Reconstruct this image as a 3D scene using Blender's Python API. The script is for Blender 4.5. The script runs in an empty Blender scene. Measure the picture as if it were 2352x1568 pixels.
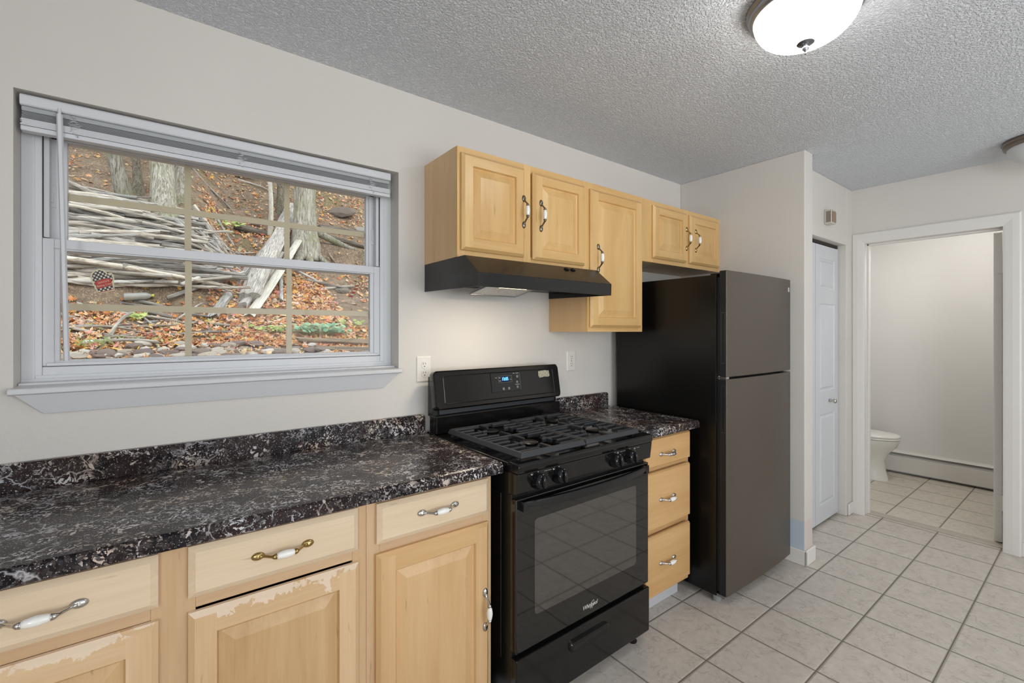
import bpy, math, random
from mathutils import Vector, Matrix, noise

C = bpy.context.scene.collection
PI = math.pi
R = math.radians
rnd = random.Random(11)

# ------------------------------------------------------------------ camera
cam_d = bpy.data.cameras.new('camera')
cam = bpy.data.objects.new('camera', cam_d)
C.objects.link(cam)
cam.location = (0, 0, 1.37)
cam.rotation_euler = (R(90), 0, R(52.8 - 90))
cam_d.sensor_width = 36
cam_d.lens = 1050 / 2352 * 36
cam_d.shift_y = -24 / 2352
cam_d.clip_start = 0.02
bpy.context.scene.camera = cam

# ------------------------------------------------------------------ world, light, exposure
W = bpy.data.worlds.new('world')
bpy.context.scene.world = W
W.use_nodes = True
wb = W.node_tree.nodes['Background']
wb.inputs[0].default_value = (0.86, 0.93, 1.0, 1)
wb.inputs[1].default_value = 1.95


def light(name, kind, loc, energy, color=(1, 1, 1), rot=(0, 0, 0), size=.1, size_y=None, **kw):
    d = bpy.data.lights.new(name, kind)
    d.energy = energy
    d.color = color
    if kind == 'AREA':
        d.size = size
        if size_y:
            d.shape = 'RECTANGLE'
            d.size_y = size_y
    elif kind == 'SUN':
        d.angle = size
    else:
        d.shadow_soft_size = size
    o = bpy.data.objects.new(name, d)
    o.location = loc
    o.rotation_euler = rot
    C.objects.link(o)
    return o


light('sun', 'SUN', (2, -2, 12), 1.3, (1.0, .95, .86), (R(38), R(24), 0), R(25))
# unseen fill lights added in made-up window openings behind the camera
light('window_daylight', 'AREA', (1.75, -2.78, 1.35), 70, (.93, .97, 1.0), (R(143), 0, 0), 2.2, 1.9)
light('side_daylight', 'AREA', (-1.53, -1.95, 1.4), 62, (.92, .96, 1.0), (R(104), 0, R(-90)), 1.3, 1.5)
LAMP_STRENGTH = 15.5
HOOD_STRENGTH = 9.0

vs = bpy.context.scene.view_settings
vs.view_transform = 'Standard'
vs.look = 'None'
vs.exposure = -0.08
vs.gamma = 1
vs.use_curve_mapping = False
try:
    bpy.context.scene.cycles.use_denoising = True
    bpy.context.scene.cycles.max_bounces = 9
    bpy.context.scene.cycles.diffuse_bounces = 4
    bpy.context.scene.cycles.adaptive_threshold = .015
    bpy.context.scene.cycles.transparent_max_bounces = 16
    bpy.context.scene.cycles.sample_clamp_indirect = 8
    bpy.context.scene.cycles.caustics_reflective = False
except Exception:
    pass


# ------------------------------------------------------------------ colour + materials
def lin(c):
    return tuple(((v / 255) / 12.92 if v / 255 <= .04045 else ((v / 255 + .055) / 1.055) ** 2.4) for v in c) + (1,)


class NT:
    """Small node-tree builder around a Principled BSDF."""

    def __init__(s, name):
        s.m = bpy.data.materials.new(name)
        s.m.use_nodes = True
        s.t = s.m.node_tree
        s.b = s.t.nodes['Principled BSDF']
        s.out = s.t.nodes['Material Output']

    def n(s, typ, **kw):
        x = s.t.nodes.new(typ)
        for k, v in kw.items():
            if k in x.inputs:
                x.inputs[k].default_value = v
            else:
                setattr(x, k, v)
        return x

    def l(s, a, b):
        s.t.links.new(a, b)

    def coord(s, scale=(1, 1, 1), kind='Object', rot=(0, 0, 0), loc=(0, 0, 0)):
        tc = s.n('ShaderNodeTexCoord')
        mp = s.n('ShaderNodeMapping')
        mp.inputs['Scale'].default_value = scale
        mp.inputs['Rotation'].default_value = rot
        mp.inputs['Location'].default_value = loc
        s.l(tc.outputs[kind], mp.inputs[0])
        return mp.outputs[0]

    def noise(s, vec, scale, detail=4, rough=.5, dist=0):
        x = s.n('ShaderNodeTexNoise')
        x.inputs['Scale'].default_value = scale
        x.inputs['Detail'].default_value = detail
        x.inputs['Roughness'].default_value = rough
        x.inputs['Distortion'].default_value = dist
        if vec is not None:
            s.l(vec, x.inputs['Vector'])
        return x.outputs['Fac']

    def voro(s, vec, scale, feature='F1', out='Distance', rand=1):
        x = s.n('ShaderNodeTexVoronoi')
        x.feature = feature
        x.inputs['Scale'].default_value = scale
        x.inputs['Randomness'].default_value = rand
        if vec is not None:
            s.l(vec, x.inputs['Vector'])
        return x.outputs[out]

    def ramp(s, fac, stops, interp='LINEAR'):
        x = s.n('ShaderNodeValToRGB')
        x.color_ramp.interpolation = interp
        e = x.color_ramp.elements
        while len(e) < len(stops):
            e.new(.5)
        for i, (p, c) in enumerate(stops):
            e[i].position = p
            e[i].color = c if isinstance(c, (tuple, list)) else (c, c, c, 1)
        s.l(fac, x.inputs[0])
        return x.outputs[0]

    def mix(s, fac, a, b, blend='MIX'):
        x = s.n('ShaderNodeMix')
        x.data_type = 'RGBA'
        x.blend_type = blend
        for i, v in ((0, fac), (6, a), (7, b)):
            if hasattr(v, 'links'):
                s.l(v, x.inputs[i])
            else:
                x.inputs[i].default_value = v
        return x.outputs[2]

    def math(s, op, a, b=0, c=None):
        x = s.n('ShaderNodeMath')
        x.operation = op
        for i, v in ((0, a), (1, b), (2, c)):
            if v is None:
                continue
            if hasattr(v, 'links'):
                s.l(v, x.inputs[i])
            else:
                x.inputs[i].default_value = v
        return x.outputs[0]

    def bump(s, h, strength=.3, dist=.01):
        x = s.n('ShaderNodeBump')
        x.inputs['Strength'].default_value = strength
        x.inputs['Distance'].default_value = dist
        s.l(h, x.inputs['Height'])
        s.l(x.outputs[0], s.b.inputs['Normal'])

    def base(s, v):
        if hasattr(v, 'links'):
            s.l(v, s.b.inputs['Base Color'])
        else:
            s.b.inputs['Base Color'].default_value = v

    def set(s, **kw):
        for k, v in kw.items():
            nm = {'rough': 'Roughness', 'metal': 'Metallic', 'spec': 'Specular IOR Level', 'coat': 'Coat Weight',
                  'coat_r': 'Coat Roughness', 'ior': 'IOR'}[k]
            if hasattr(v, 'links'):
                s.l(v, s.b.inputs[nm])
            else:
                s.b.inputs[nm].default_value = v


def simple(name, rgb, rough=.5, metal=0, spec=.5, coat=0):
    m = NT(name)
    m.base(lin(rgb))
    m.set(rough=rough, metal=metal, spec=spec, coat=coat)
    return m.m


M = {}


def paint(name, rgb, scale=14, b=.12, rough=.55, var=.05):
    m = NT(name)
    v = m.coord()
    n1 = m.noise(v, 1.7, 3)
    c = lin(rgb)
    d = tuple(x * (1 - var) for x in c[:3]) + (1,)
    m.base(m.ramp(n1, [(.3, d), (.7, c)]))
    m.set(rough=rough, spec=.35)
    h = m.math('ADD', m.noise(v, scale, 4, .6), m.math('MULTIPLY', m.noise(v, scale * 9, 2), .12))
    m.bump(h, b, .006)
    return m.m


M['wall'] = paint('wall_paint', (216, 211, 204), 16, .25)
M['wall_bath'] = paint('bathroom_paint', (232, 230, 226), 9, .15, .42)
M['trim'] = paint('trim_paint', (226, 222, 216), 30, .10, .35, .02)
M['vinyl'] = paint('white_vinyl', (214, 215, 218), 40, .04, .35, .02)
M['sill'] = paint('white_sill_paint', (218, 218, 220), 34, .12, .38, .05)
M['door'] = paint('white_door_paint', (208, 210, 213), 60, .05, .35, .02)
M['plastic'] = simple('white_plastic', (226, 222, 214), .3)
M['slot'] = simple('dark_slot', (35, 28, 22), .6)

# wall partition with the touch-up patches low down
m = NT('partition_paint')
v = m.coord(kind='Object')
n1 = m.noise(v, 1.7, 3)
c0 = m.ramp(n1, [(.3, lin((210, 205, 198))), (.7, lin((216, 211, 204)))])
sep = m.n('ShaderNodeSeparateXYZ')
m.l(v, sep.inputs[0])
geo = m.n('ShaderNodeNewGeometry')
sn = m.n('ShaderNodeSeparateXYZ')
m.l(geo.outputs['Normal'], sn.inputs[0])
low = m.math('LESS_THAN', sep.outputs[2], .255)
side = m.math('LESS_THAN', sn.outputs[0], -.5)
patch = m.mix(side, lin((212, 198, 190)), lin((190, 203, 212)))
m.base(m.mix(low, c0, patch))
m.set(rough=.5)
m.bump(m.noise(v, 16, 4), .25, .006)
M['partition'] = m.m

# popcorn ceiling
m = NT('textured_ceiling')
v = m.coord()
n1 = m.noise(v, 120, 3, .6)
n2 = m.voro(v, 140, 'SMOOTH_F1')
h = m.math('ADD', m.ramp(n1, [(.42, 0), (.62, 1)]), m.math('MULTIPLY', n2, .5))
m.base(lin((232, 235, 240)))
m.set(rough=.8, spec=.2)
m.bump(h, .85, .006)
M['ceiling'] = m.m


def tile(name, x0, px, y0, py, c1, c2, cg):
    m = NT(name)
    tc = m.n('ShaderNodeTexCoord')
    sp = m.n('ShaderNodeSeparateXYZ')
    m.l(tc.outputs['Object'], sp.inputs[0])
    ds = []
    ids = []
    for o, a0, p in ((sp.outputs[0], x0, px), (sp.outputs[1], y0, py)):
        t = m.math('DIVIDE', m.math('SUBTRACT', o, a0), p)
        ids.append(m.math('FLOOR', t))
        f = m.math('FRACT', t)
        d = m.math('MULTIPLY', m.math('MINIMUM', f, m.math('SUBTRACT', 1, f)), p)
        ds.append(d)
    d = m.math('MINIMUM', ds[0], ds[1])
    cid = m.n('ShaderNodeCombineXYZ')
    m.l(ids[0], cid.inputs[0])
    m.l(ids[1], cid.inputs[1])
    wn = m.n('ShaderNodeTexWhiteNoise')
    wn.noise_dimensions = '3D'
    m.l(cid.outputs[0], wn.inputs['Vector'])
    off = m.n('ShaderNodeVectorMath')
    off.operation = 'MULTIPLY_ADD'
    m.l(wn.outputs['Color'], off.inputs[0])
    off.inputs[1].default_value = (7, 7, 7)
    m.l(tc.outputs['Object'], off.inputs[2])
    n = m.noise(off.outputs[0], 10, 8, .60, .7)
    vein = m.math('ABSOLUTE', m.math('SUBTRACT', n, .5))
    n3 = m.noise(off.outputs[0], 16, 4)
    veinm = m.math('MULTIPLY', m.ramp(vein, [(.0, 1), (.020, 0)]), m.ramp(n3, [(.34, 0), (.56, 1)]))
    n2 = m.noise(off.outputs[0], 26, 6, .7)
    base = m.ramp(n2, [(.3, lin(c1)), (.7, lin(c2))])
    dark = tuple(v * .56 for v in lin(c1)[:3]) + (1,)
    base = m.mix(m.math('MULTIPLY', veinm, .62), base, dark)
    g = m.ramp(d, [(.0033, 1), (.0042, 0)])
    e = m.ramp(d, [(.0045, 1), (.0075, 0)])
    base = m.mix(m.math('MULTIPLY', e, .22), base, (.75, .72, .66, 1))  # bevel highlight painted along each tile edge
    m.base(m.mix(g, base, lin(cg)))
    m.set(rough=m.ramp(g, [(0, .30), (1, .85)]), spec=.45)
    hh = m.math('ADD', m.math('MULTIPLY', m.ramp(d, [(.003, 0), (.008, 1)]), 1), m.math('MULTIPLY', n, .10))
    m.bump(hh, .5, .003)
    return m.m


M['tile'] = tile('kitchen_floor_tile', 3.8645, .2957, 1.0263, .299, (192, 183, 172), (210, 202, 192), (84, 73, 60))
M['tile_bath'] = tile('bathroom_floor_tile', 4.576, .303, 1.035, .298, (204, 196, 180), (222, 215, 200), (92, 82, 68))


def wood(name, c1, c2, axis=2, wear=False, rough=.38, spec=.45):
    m = NT(name)
    sc = [9, 9, 9]
    sc[axis] = .9
    tc = m.n('ShaderNodeTexCoord')
    oi = m.n('ShaderNodeObjectInfo')
    add = m.n('ShaderNodeVectorMath')
    add.operation = 'MULTIPLY_ADD'
    m.l(oi.outputs['Random'], add.inputs[0])
    add.inputs[1].default_value = (5, 5, 5)
    m.l(tc.outputs['Object'], add.inputs[2])
    mp = m.n('ShaderNodeMapping')
    mp.inputs['Scale'].default_value = sc
    m.l(add.outputs[0], mp.inputs[0])
    v = mp.outputs[0]
    n1 = m.noise(v, 1.0, 5, .6, .6)
    sc2 = [160, 160, 160]
    sc2[axis] = 6
    mp2 = m.n('ShaderNodeMapping')
    mp2.inputs['Scale'].default_value = sc2
    m.l(add.outputs[0], mp2.inputs[0])
    n2 = m.noise(mp2.outputs[0], 1.0, 3, .6)
    f = m.math('ADD', m.math('MULTIPLY', n1, .8), m.math('MULTIPLY', n2, .22))
    col = m.ramp(f, [(.35, lin(c1)), (.68, lin(c2))])
    # small dark flecks along the grain
    sc3 = [70, 70, 70]
    sc3[axis] = 9
    mp3 = m.n('ShaderNodeMapping')
    mp3.inputs['Scale'].default_value = sc3
    m.l(add.outputs[0], mp3.inputs[0])
    n3 = m.noise(mp3.outputs[0], 1.0, 2, .5)
    fl = m.math('MULTIPLY', m.ramp(n3, [(.70, 0), (.78, 1)]), .45)
    col = m.mix(fl, col, tuple(x * .45 for x in lin(c1)[:3]) + (1,))
    if wear:
        # worn, bleached varnish: attribute z height of the top rail in object space
        sp = m.n('ShaderNodeSeparateXYZ')
        m.l(tc.outputs['Object'], sp.inputs[0])
        nz = m.noise(add.outputs[0], 22, 6, .65, .5)
        nb = m.noise(add.outputs[0], 5, 2)
        top = m.ramp(sp.outputs[2], [(.0, 0), (1, 1)])
        a = m.math('SUBTRACT', sp.outputs[2], wear)
        a = m.math('MULTIPLY', a, 22)
        k = m.math('ADD', a, m.math('ADD', m.math('MULTIPLY', m.math('SUBTRACT', nz, .5), 3.0), m.math('MULTIPLY', m.math('SUBTRACT', nb, .5), 3.0)))
        w = m.ramp(k, [(.50, 0), (.56, 1)])
        col = m.mix(m.math('MULTIPLY', w, .66), col, lin((240, 222, 202)))
    m.base(col)
    m.set(rough=rough, spec=spec)
    m.bump(n2, .06, .002)
    return m.m


LC1, LC2 = (206, 171, 129), (226, 195, 155)
M['low_v'] = wood('maple_lower_vertical', LC1, LC2, 2)
M['low_h'] = wood('maple_lower_horizontal', (212, 187, 155), (232, 210, 181), 0)  # paler than the stiles: cool daylight mixed into the wood colour
M['low_wear'] = wood('maple_lower_worn_rail', LC1, LC2, 0, wear=.555)
M['warm_h'] = wood('maple_drawer_front', (196, 152, 98), (215, 174, 122), 0)  # warm light on the drawer unit is tinted into its wood
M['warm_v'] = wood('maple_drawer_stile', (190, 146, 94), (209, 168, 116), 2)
M['frame_v'] = wood('maple_face_frame_stile', (198, 164, 124), (218, 186, 148), 2)
M['frame_h'] = wood('maple_face_frame_rail', (194, 160, 122), (214, 182, 146), 0)
M['mid_h'] = wood('maple_door_rail', (204, 162, 110), (222, 186, 136), 0)  # stove-side door: part of the warm light tinted into the wood
M['mid_v'] = wood('maple_door_stile', (202, 160, 112), (221, 184, 137), 2)
M['low_dark'] = wood('maple_lower_panel', (186, 146, 100), (212, 178, 132), 2)
UC1, UC2 = (200, 158, 100), (221, 184, 126)  # golden finish, with the lamp's yellow cast mixed into the colour
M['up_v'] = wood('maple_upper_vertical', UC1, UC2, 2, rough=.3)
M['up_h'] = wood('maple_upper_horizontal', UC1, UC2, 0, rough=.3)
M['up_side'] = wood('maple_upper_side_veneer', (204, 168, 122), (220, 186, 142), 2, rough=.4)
M['board'] = wood('cabinet_inner_board', (170, 140, 100), (190, 160, 118), 0, rough=.7)

# dark marble laminate
m = NT('dark_marble_laminate')
v = m.coord()
nd = m.n('ShaderNodeTexNoise')
nd.inputs['Scale'].default_value = 24
nd.inputs['Detail'].default_value = 3
m.l(v, nd.inputs['Vector'])
dv = m.n('ShaderNodeVectorMath')
dv.operation = 'MULTIPLY_ADD'
m.l(nd.outputs['Color'], dv.inputs[0])
dv.inputs[1].default_value = (.05, .05, .05)
m.l(v, dv.inputs[2])
vv = dv.outputs[0]
big = m.noise(v, 5, 4)
base = m.ramp(m.noise(v, 22, 6, .65), [(.35, (.010, .010, .012, 1)), (.55, (.032, .030, .032, 1)), (.7, (.075, .068, .066, 1))])
brown = m.ramp(m.noise(v, 30, 5, .6), [(.35, (.018, .010, .010, 1)), (.65, (.085, .048, .045, 1))])
base = m.mix(m.ramp(big, [(.46, 0), (.58, 1)]), base, brown)
def cellval(sc):
    x = m.n('ShaderNodeTexVoronoi')
    x.inputs['Scale'].default_value = sc
    m.l(vv, x.inputs['Vector'])
    q = m.n('ShaderNodeSeparateColor')
    m.l(x.outputs['Color'], q.inputs[0])
    return q.outputs[0], q.outputs[1], x.outputs['Distance']


# broken chips of different grey, brown and black
c1, c1b, _ = cellval(34)
c2, c2b, _ = cellval(110)
chip = m.ramp(c1, [(.0, (.008, .008, .010, 1)), (.4, (.018, .016, .018, 1)), (.6, (.040, .026, .026, 1)), (.8, (.060, .058, .060, 1)), (1, (.020, .020, .024, 1))])
chip2 = m.ramp(c2, [(.0, (.006, .006, .008, 1)), (.45, (.022, .016, .018, 1)), (.7, (.070, .052, .050, 1)), (.9, (.13, .12, .12, 1)), (1, (.02, .02, .02, 1))])
fine = m.ramp(m.noise(v, 9, 3), [(.40, 0), (.56, 1)])
base = m.mix(fine, chip, chip2)
grain = m.noise(v, 150, 3, .7)
base = m.mix(.55, base, m.ramp(grain, [(.35, .25), (.7, 1.9)]), 'MULTIPLY')
base = m.mix(m.ramp(big, [(.44, 0), (.58, .65)]), base, (.052, .030, .027, 1))
e1 = m.voro(vv, 9, 'DISTANCE_TO_EDGE')
e2 = m.voro(vv, 34, 'DISTANCE_TO_EDGE')
nbr = m.noise(v, 60, 3, .7)
veins = m.math('MULTIPLY', m.ramp(e1, [(.0, 1), (.022, 0)]), m.ramp(m.noise(v, 7, 3), [(.48, 0), (.58, 1)]))
veins2 = m.math('MULTIPLY', m.ramp(e2, [(.0, .9), (.055, 0)]), m.math('MULTIPLY', m.ramp(m.noise(v, 11, 3), [(.53, 0), (.62, 1)]), m.ramp(nbr, [(.42, 0), (.55, 1)])))
vm = m.math('MAXIMUM', veins, veins2)
ws1, _a, wd1 = cellval(190)
ws2, _a, wd2 = cellval(90)
clus = m.ramp(m.noise(v, 16, 3), [(.46, 0), (.60, 1)])
spk1 = m.math('MULTIPLY', m.ramp(ws1, [(.75, 0), (.77, 1)]), clus)
spk2 = m.math('MULTIPLY', m.ramp(ws2, [(.93, 0), (.94, 1)]), m.ramp(m.noise(v, 12, 2), [(.48, 0), (.58, 1)]))
spk3 = m.ramp(m.noise(v, 240, 2, .6), [(.635, 0), (.67, 1)])
spk = m.math('MAXIMUM', spk1, m.math('MAXIMUM', spk2, spk3))
allw = m.math('MAXIMUM', m.math('MULTIPLY', vm, .6), m.math('MULTIPLY', spk, .8))
wcol = m.ramp(m.noise(v, 6, 2), [(.4, lin((222, 222, 226))), (.66, lin((214, 196, 180)))])
m.base(m.mix(allw, m.mix(1.0, base, (.72, .70, .72, 1), 'MULTIPLY'), wcol))
m.set(rough=.2, spec=.17)
m.bump(m.noise(v, 300, 2), .02, .001)
M['marble'] = m.m

# appliances
def enamel(name, rgb, rough, b=0, scale=400, spec=.5):
    m = NT(name)
    m.base(lin(rgb))
    m.set(rough=rough, spec=spec)
    if b:
        v = m.coord()
        m.bump(m.noise(v, scale, 2), b, .001)
    return m.m


M['black'] = enamel('black_enamel', (16, 15, 15), .14, 0)
M['black_satin'] = enamel('black_satin_plastic', (22, 22, 24), .25)
M['knob'] = enamel('glossy_black_knob', (16, 17, 20), .12)
M['black_body'] = enamel('black_painted_steel', (15, 15, 16), .3, .04, 300)
M['glass_door'] = enamel('black_door_glass', (14, 13, 13), .045, 0, spec=.8)
M['glass_window'] = enamel('oven_window_glass', (34, 31, 27), .045, 0, spec=.5)
M['glass_window'].node_tree.nodes['Principled BSDF'].inputs['IOR'].default_value = 2.35
M['iron'] = enamel('cast_iron', (48, 49, 52), .42, .3, 260, .5)
M['fridge_side'] = enamel('fridge_side_steel', (13, 12, 12), .30, .12, 260, .4)
M['fridge_edge'] = enamel('fridge_door_edge', (30, 30, 34), .4, .2, 260, .4)
M['fridge_door'] = enamel('fridge_textured_black', (66, 56, 44), .34, .9, 230, 1.0)
M['hood'] = enamel('hood_black_enamel', (20, 20, 21), .22)
M['hood_in'] = enamel('hood_underside', (14, 14, 14), .4)
M['screen'] = enamel('display_panel', (20, 21, 23), .12)
M['gasket'] = simple('rubber_gasket', (10, 12, 18), .5)
M['foot'] = simple('grey_foot', (140, 142, 144), .5)
M['chrome'] = simple('chrome', (200, 198, 194), .16, 1)
M['pewter'] = simple('antique_pewter', (128, 120, 108), .3, 1)
M['brass'] = simple('worn_brass', (176, 150, 98), .22, 1)
M['nickel'] = simple('brushed_nickel', (150, 152, 156), .32, .9)
M['bronze'] = simple('dark_bronze', (120, 108, 98), .35, .7)
M['ceramic'] = simple('white_ceramic', (240, 238, 232), .12, 0, .6)
M['marks'] = simple('printed_marks', (190, 188, 184), .5)
M['marks_dim'] = simple('printed_marks_dim', (112, 110, 106), .5)
M['cord'] = simple('blind_cord', (205, 206, 206), .6)
M['tan'] = simple('tan_grille', (208, 190, 162), .5)
M['frosted'] = simple('unlit_frosted_glass', (205, 208, 208), .3)
M['toe'] = simple('white_toe_kick', (196, 196, 200), .5)
M['rubber'] = simple('black_rubber', (12, 12, 12), .5)

m = NT('filter_mesh')
v = m.coord(scale=(260, 260, 260))
e = m.voro(v, 1, 'DISTANCE_TO_EDGE')
m.base(m.ramp(e, [(.05, (.75, .74, .72, 1)), (.3, (.14, .13, .12, 1))]))
m.set(metal=.6, rough=.35)
m.bump(e, .6, .002)
M['filter'] = m.m

m = NT('paper_sticker')
v = m.coord(scale=(1, 1, 1))
n1 = m.noise(m.coord(scale=(170, 1, 460)), 1, 2)
m.base(m.ramp(n1, [(.45, lin((120, 116, 98))), (.56, lin((196, 192, 168)))]))
m.set(rough=.6)
M['sticker'] = m.m


def emit(name, rgb, s):
    m = bpy.data.materials.new(name)
    m.use_nodes = True
    t = m.node_tree
    t.nodes.remove(t.nodes['Principled BSDF'])
    e = t.nodes.new('ShaderNodeEmission')
    e.inputs[0].default_value = lin(rgb)
    e.inputs[1].default_value = s
    t.links.new(e.outputs[0], t.nodes['Material Output'].inputs[0])
    return m


M['bowl'] = emit('lit_glass_bowl', (255, 252, 248), LAMP_STRENGTH)
M['bowl_bath'] = emit('lit_glass_bowl_bathroom', (255, 252, 248), 41)
M['hood_lens'] = emit('lit_hood_lens', (255, 214, 160), HOOD_STRENGTH)
M['digits'] = emit('lit_digits', (120, 205, 255), 2.2)
M['digit_glow'] = emit('lit_display_backing', (4, 30, 80), .8)

m = bpy.data.materials.new('window_glass')
m.use_nodes = True
t = m.node_tree
t.nodes.remove(t.nodes['Principled BSDF'])
tr = t.nodes.new('ShaderNodeBsdfTransparent')
tr.inputs[0].default_value = (.97, .98, .97, 1)
gl = t.nodes.new('ShaderNodeBsdfGlossy')
gl.inputs['Roughness'].default_value = .01
fr = t.nodes.new('ShaderNodeFresnel')
fr.inputs[0].default_value = 1.16
mx = t.nodes.new('ShaderNodeMixShader')
t.links.new(fr.outputs[0], mx.inputs[0])
t.links.new(tr.outputs[0], mx.inputs[1])
t.links.new(gl.outputs[0], mx.inputs[2])
t.links.new(mx.outputs[0], t.nodes['Material Output'].inputs[0])
M['glass'] = m

# gingham mitt
m = NT('gingham_cloth_print')
tc = m.n('ShaderNodeTexCoord')
mp = m.n('ShaderNodeMapping')
mp.inputs['Rotation'].default_value = (0, R(45), 0)
m.l(tc.outputs['Object'], mp.inputs[0])
sp = m.n('ShaderNodeSeparateXYZ')
m.l(mp.outputs[0], sp.inputs[0])
P_ = .0122
a = m.math('GREATER_THAN', m.math('FRACT', m.math('DIVIDE', sp.outputs[0], P_)), .5)
b = m.math('GREATER_THAN', m.math('FRACT', m.math('DIVIDE', sp.outputs[2], P_)), .5)
s = m.math('MULTIPLY', m.math('ADD', a, b), .5)
m.base(m.ramp(s, [(.0, lin((226, 220, 196))), (.5, lin((96, 88, 90))), (1, lin((24, 22, 26)))], 'CONSTANT'))
m.t.nodes[-1]
M['gingham'] = m.m
M['mitt_cream'] = simple('sticker_cream_border', (206, 196, 160), .5)
M['cane_cream'] = simple('sticker_tan_border', (150, 128, 92), .5)
M['mitt_red'] = simple('sticker_red_panel', (178, 42, 34), .5)
M['cane_red'] = simple('sticker_red_stripe', (150, 22, 18), .4)


# ------------------------------------------------------------------ mesh builder
class MB:
    def __init__(s):
        s.v = []
        s.f = []
        s.m = []

    def add(s, vs, fs, mi=0):
        o = len(s.v)
        s.v += [tuple(x) for x in vs]
        for f in fs:
            s.f.append(tuple(o + i for i in f))
            s.m.append(mi)
        return s

    def box(s, x0, x1, y0, y1, z0, z1, mi=0):
        vs = [(x0, y0, z0), (x1, y0, z0), (x1, y1, z0), (x0, y1, z0), (x0, y0, z1), (x1, y0, z1), (x1, y1, z1), (x0, y1, z1)]
        return s.add(vs, [(0, 3, 2, 1), (4, 5, 6, 7), (0, 1, 5, 4), (1, 2, 6, 5), (2, 3, 7, 6), (3, 0, 4, 7)], mi)

    def loft(s, rings, cap0=True, cap1=True, mi=0, closed=True):
        n = len(rings[0])
        vs = [p for r in rings for p in r]
        fs = []
        for i in range(len(rings) - 1):
            for j in range(n if closed else n - 1):
                k = (j + 1) % n
                fs.append((i * n + j, i * n + k, (i + 1) * n + k, (i + 1) * n + j))
        if cap0:
            fs.append(tuple(reversed(range(n))))
        if cap1:
            fs.append(tuple((len(rings) - 1) * n + j for j in range(n)))
        return s.add(vs, fs, mi)

    def tube(s, path, rad, seg=10, mi=0, squash=None, cap=True):
        path = [Vector(p) for p in path]
        if not isinstance(rad, (list, tuple)):
            rad = [rad] * len(path)
        rings = []
        t0 = (path[1] - path[0]).normalized()
        up = Vector((0, 0, 1)) if abs(t0.z) < .9 else Vector((1, 0, 0))
        for i, p in enumerate(path):
            a = path[max(0, i - 1)]
            b = path[min(len(path) - 1, i + 1)]
            t = (b - a).normalized()
            u = (up - t * up.dot(t)).normalized()
            w = t.cross(u)
            up = u
            r = rad[i]
            ru, rw = (r, r) if not isinstance(r, tuple) else r
            rings.append([p + u * ru * math.cos(2 * PI * k / seg) + w * rw * math.sin(2 * PI * k / seg) for k in range(seg)])
        # make faces point outward
        return s.loft(rings, cap, cap, mi)

    def lathe(s, prof, c=(0, 0, 0), seg=32, mi=0, axis='z'):
        rings = []
        for r, h in prof:
            ring = []
            for k in range(seg):
                a = 2 * PI * k / seg
                if axis == 'z':
                    ring.append((c[0] + r * math.cos(a), c[1] + r * math.sin(a), c[2] + h))
                elif axis == 'y':
                    ring.append((c[0] + r * math.cos(a), c[1] + h, c[2] + r * math.sin(a)))
                else:
                    ring.append((c[0] + h, c[1] + r * math.cos(a), c[2] + r * math.sin(a)))
            rings.append(ring)
        return s.loft(rings, True, True, mi)

    def prism(s, poly, x0, x1, axis='x', mi=0):
        """poly of 2D points extruded along an axis"""
        def P(a, b, c):
            return {'x': (c, a, b), 'y': (a, c, b), 'z': (a, b, c)}[axis]
        n = len(poly)
        vs = [P(a, b, x0) for a, b in poly] + [P(a, b, x1) for a, b in poly]
        fs = [tuple(range(n)), tuple(reversed(range(n, 2 * n)))]
        for i in range(n):
            j = (i + 1) % n
            fs.append((i, i + n, j + n, j))
        return s.add(vs, fs, mi)

    def xf(s, mat, start=0):
        for i in range(start, len(s.v)):
            s.v[i] = tuple(mat @ Vector(s.v[i]))
        return s


def fixn(me):
    import bmesh
    bm = bmesh.new()
    bm.from_mesh(me)
    bmesh.ops.recalc_face_normals(bm, faces=bm.faces)
    bm.to_mesh(me)
    bm.free()


def obj(name, mb, mat, parent=None, bevel=0, smooth=False, loc=None, seg=2, fix=True, auto=None):
    me = bpy.data.meshes.new(name)
    me.from_pydata(mb.v, [], mb.f)
    mats = mat if isinstance(mat, (list, tuple)) else [mat]
    for x in mats:
        me.materials.append(M[x] if isinstance(x, str) else x)
    me.polygons.foreach_set('material_index', [min(i, len(mats) - 1) for i in mb.m])
    if fix:
        fixn(me)
    if smooth:
        me.polygons.foreach_set('use_smooth', [True] * len(me.polygons))
        if auto:
            me.set_sharp_from_angle(angle=R(auto))
    me.update()
    o = bpy.data.objects.new(name, me)
    C.objects.link(o)
    if loc:
        o.location = loc
    if parent is not None:
        o.parent = parent
    if bevel:
        b = o.modifiers.new('bevel', 'BEVEL')
        b.width = bevel
        b.segments = seg
        b.limit_method = 'ANGLE'
        b.angle_limit = R(30)
    return o


def thing(name, label, cat, loc=(0, 0, 0), rz=0, group=None):
    o = bpy.data.objects.new(name, None)
    o.empty_display_size = .1
    C.objects.link(o)
    o.location = loc
    o.rotation_euler = (0, 0, rz)
    o['label'] = label
    o['category'] = cat
    if group:
        o['group'] = group
    return o


def tag(o, label, cat, group=None, kind=None):
    o['label'] = label
    o['category'] = cat
    if group:
        o['group'] = group
    if kind:
        o['kind'] = kind
    return o


def struct(o, label=None, cat=None):
    o['kind'] = 'structure'
    if label:
        o['label'] = label
    if cat:
        o['category'] = cat
    return o


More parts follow.
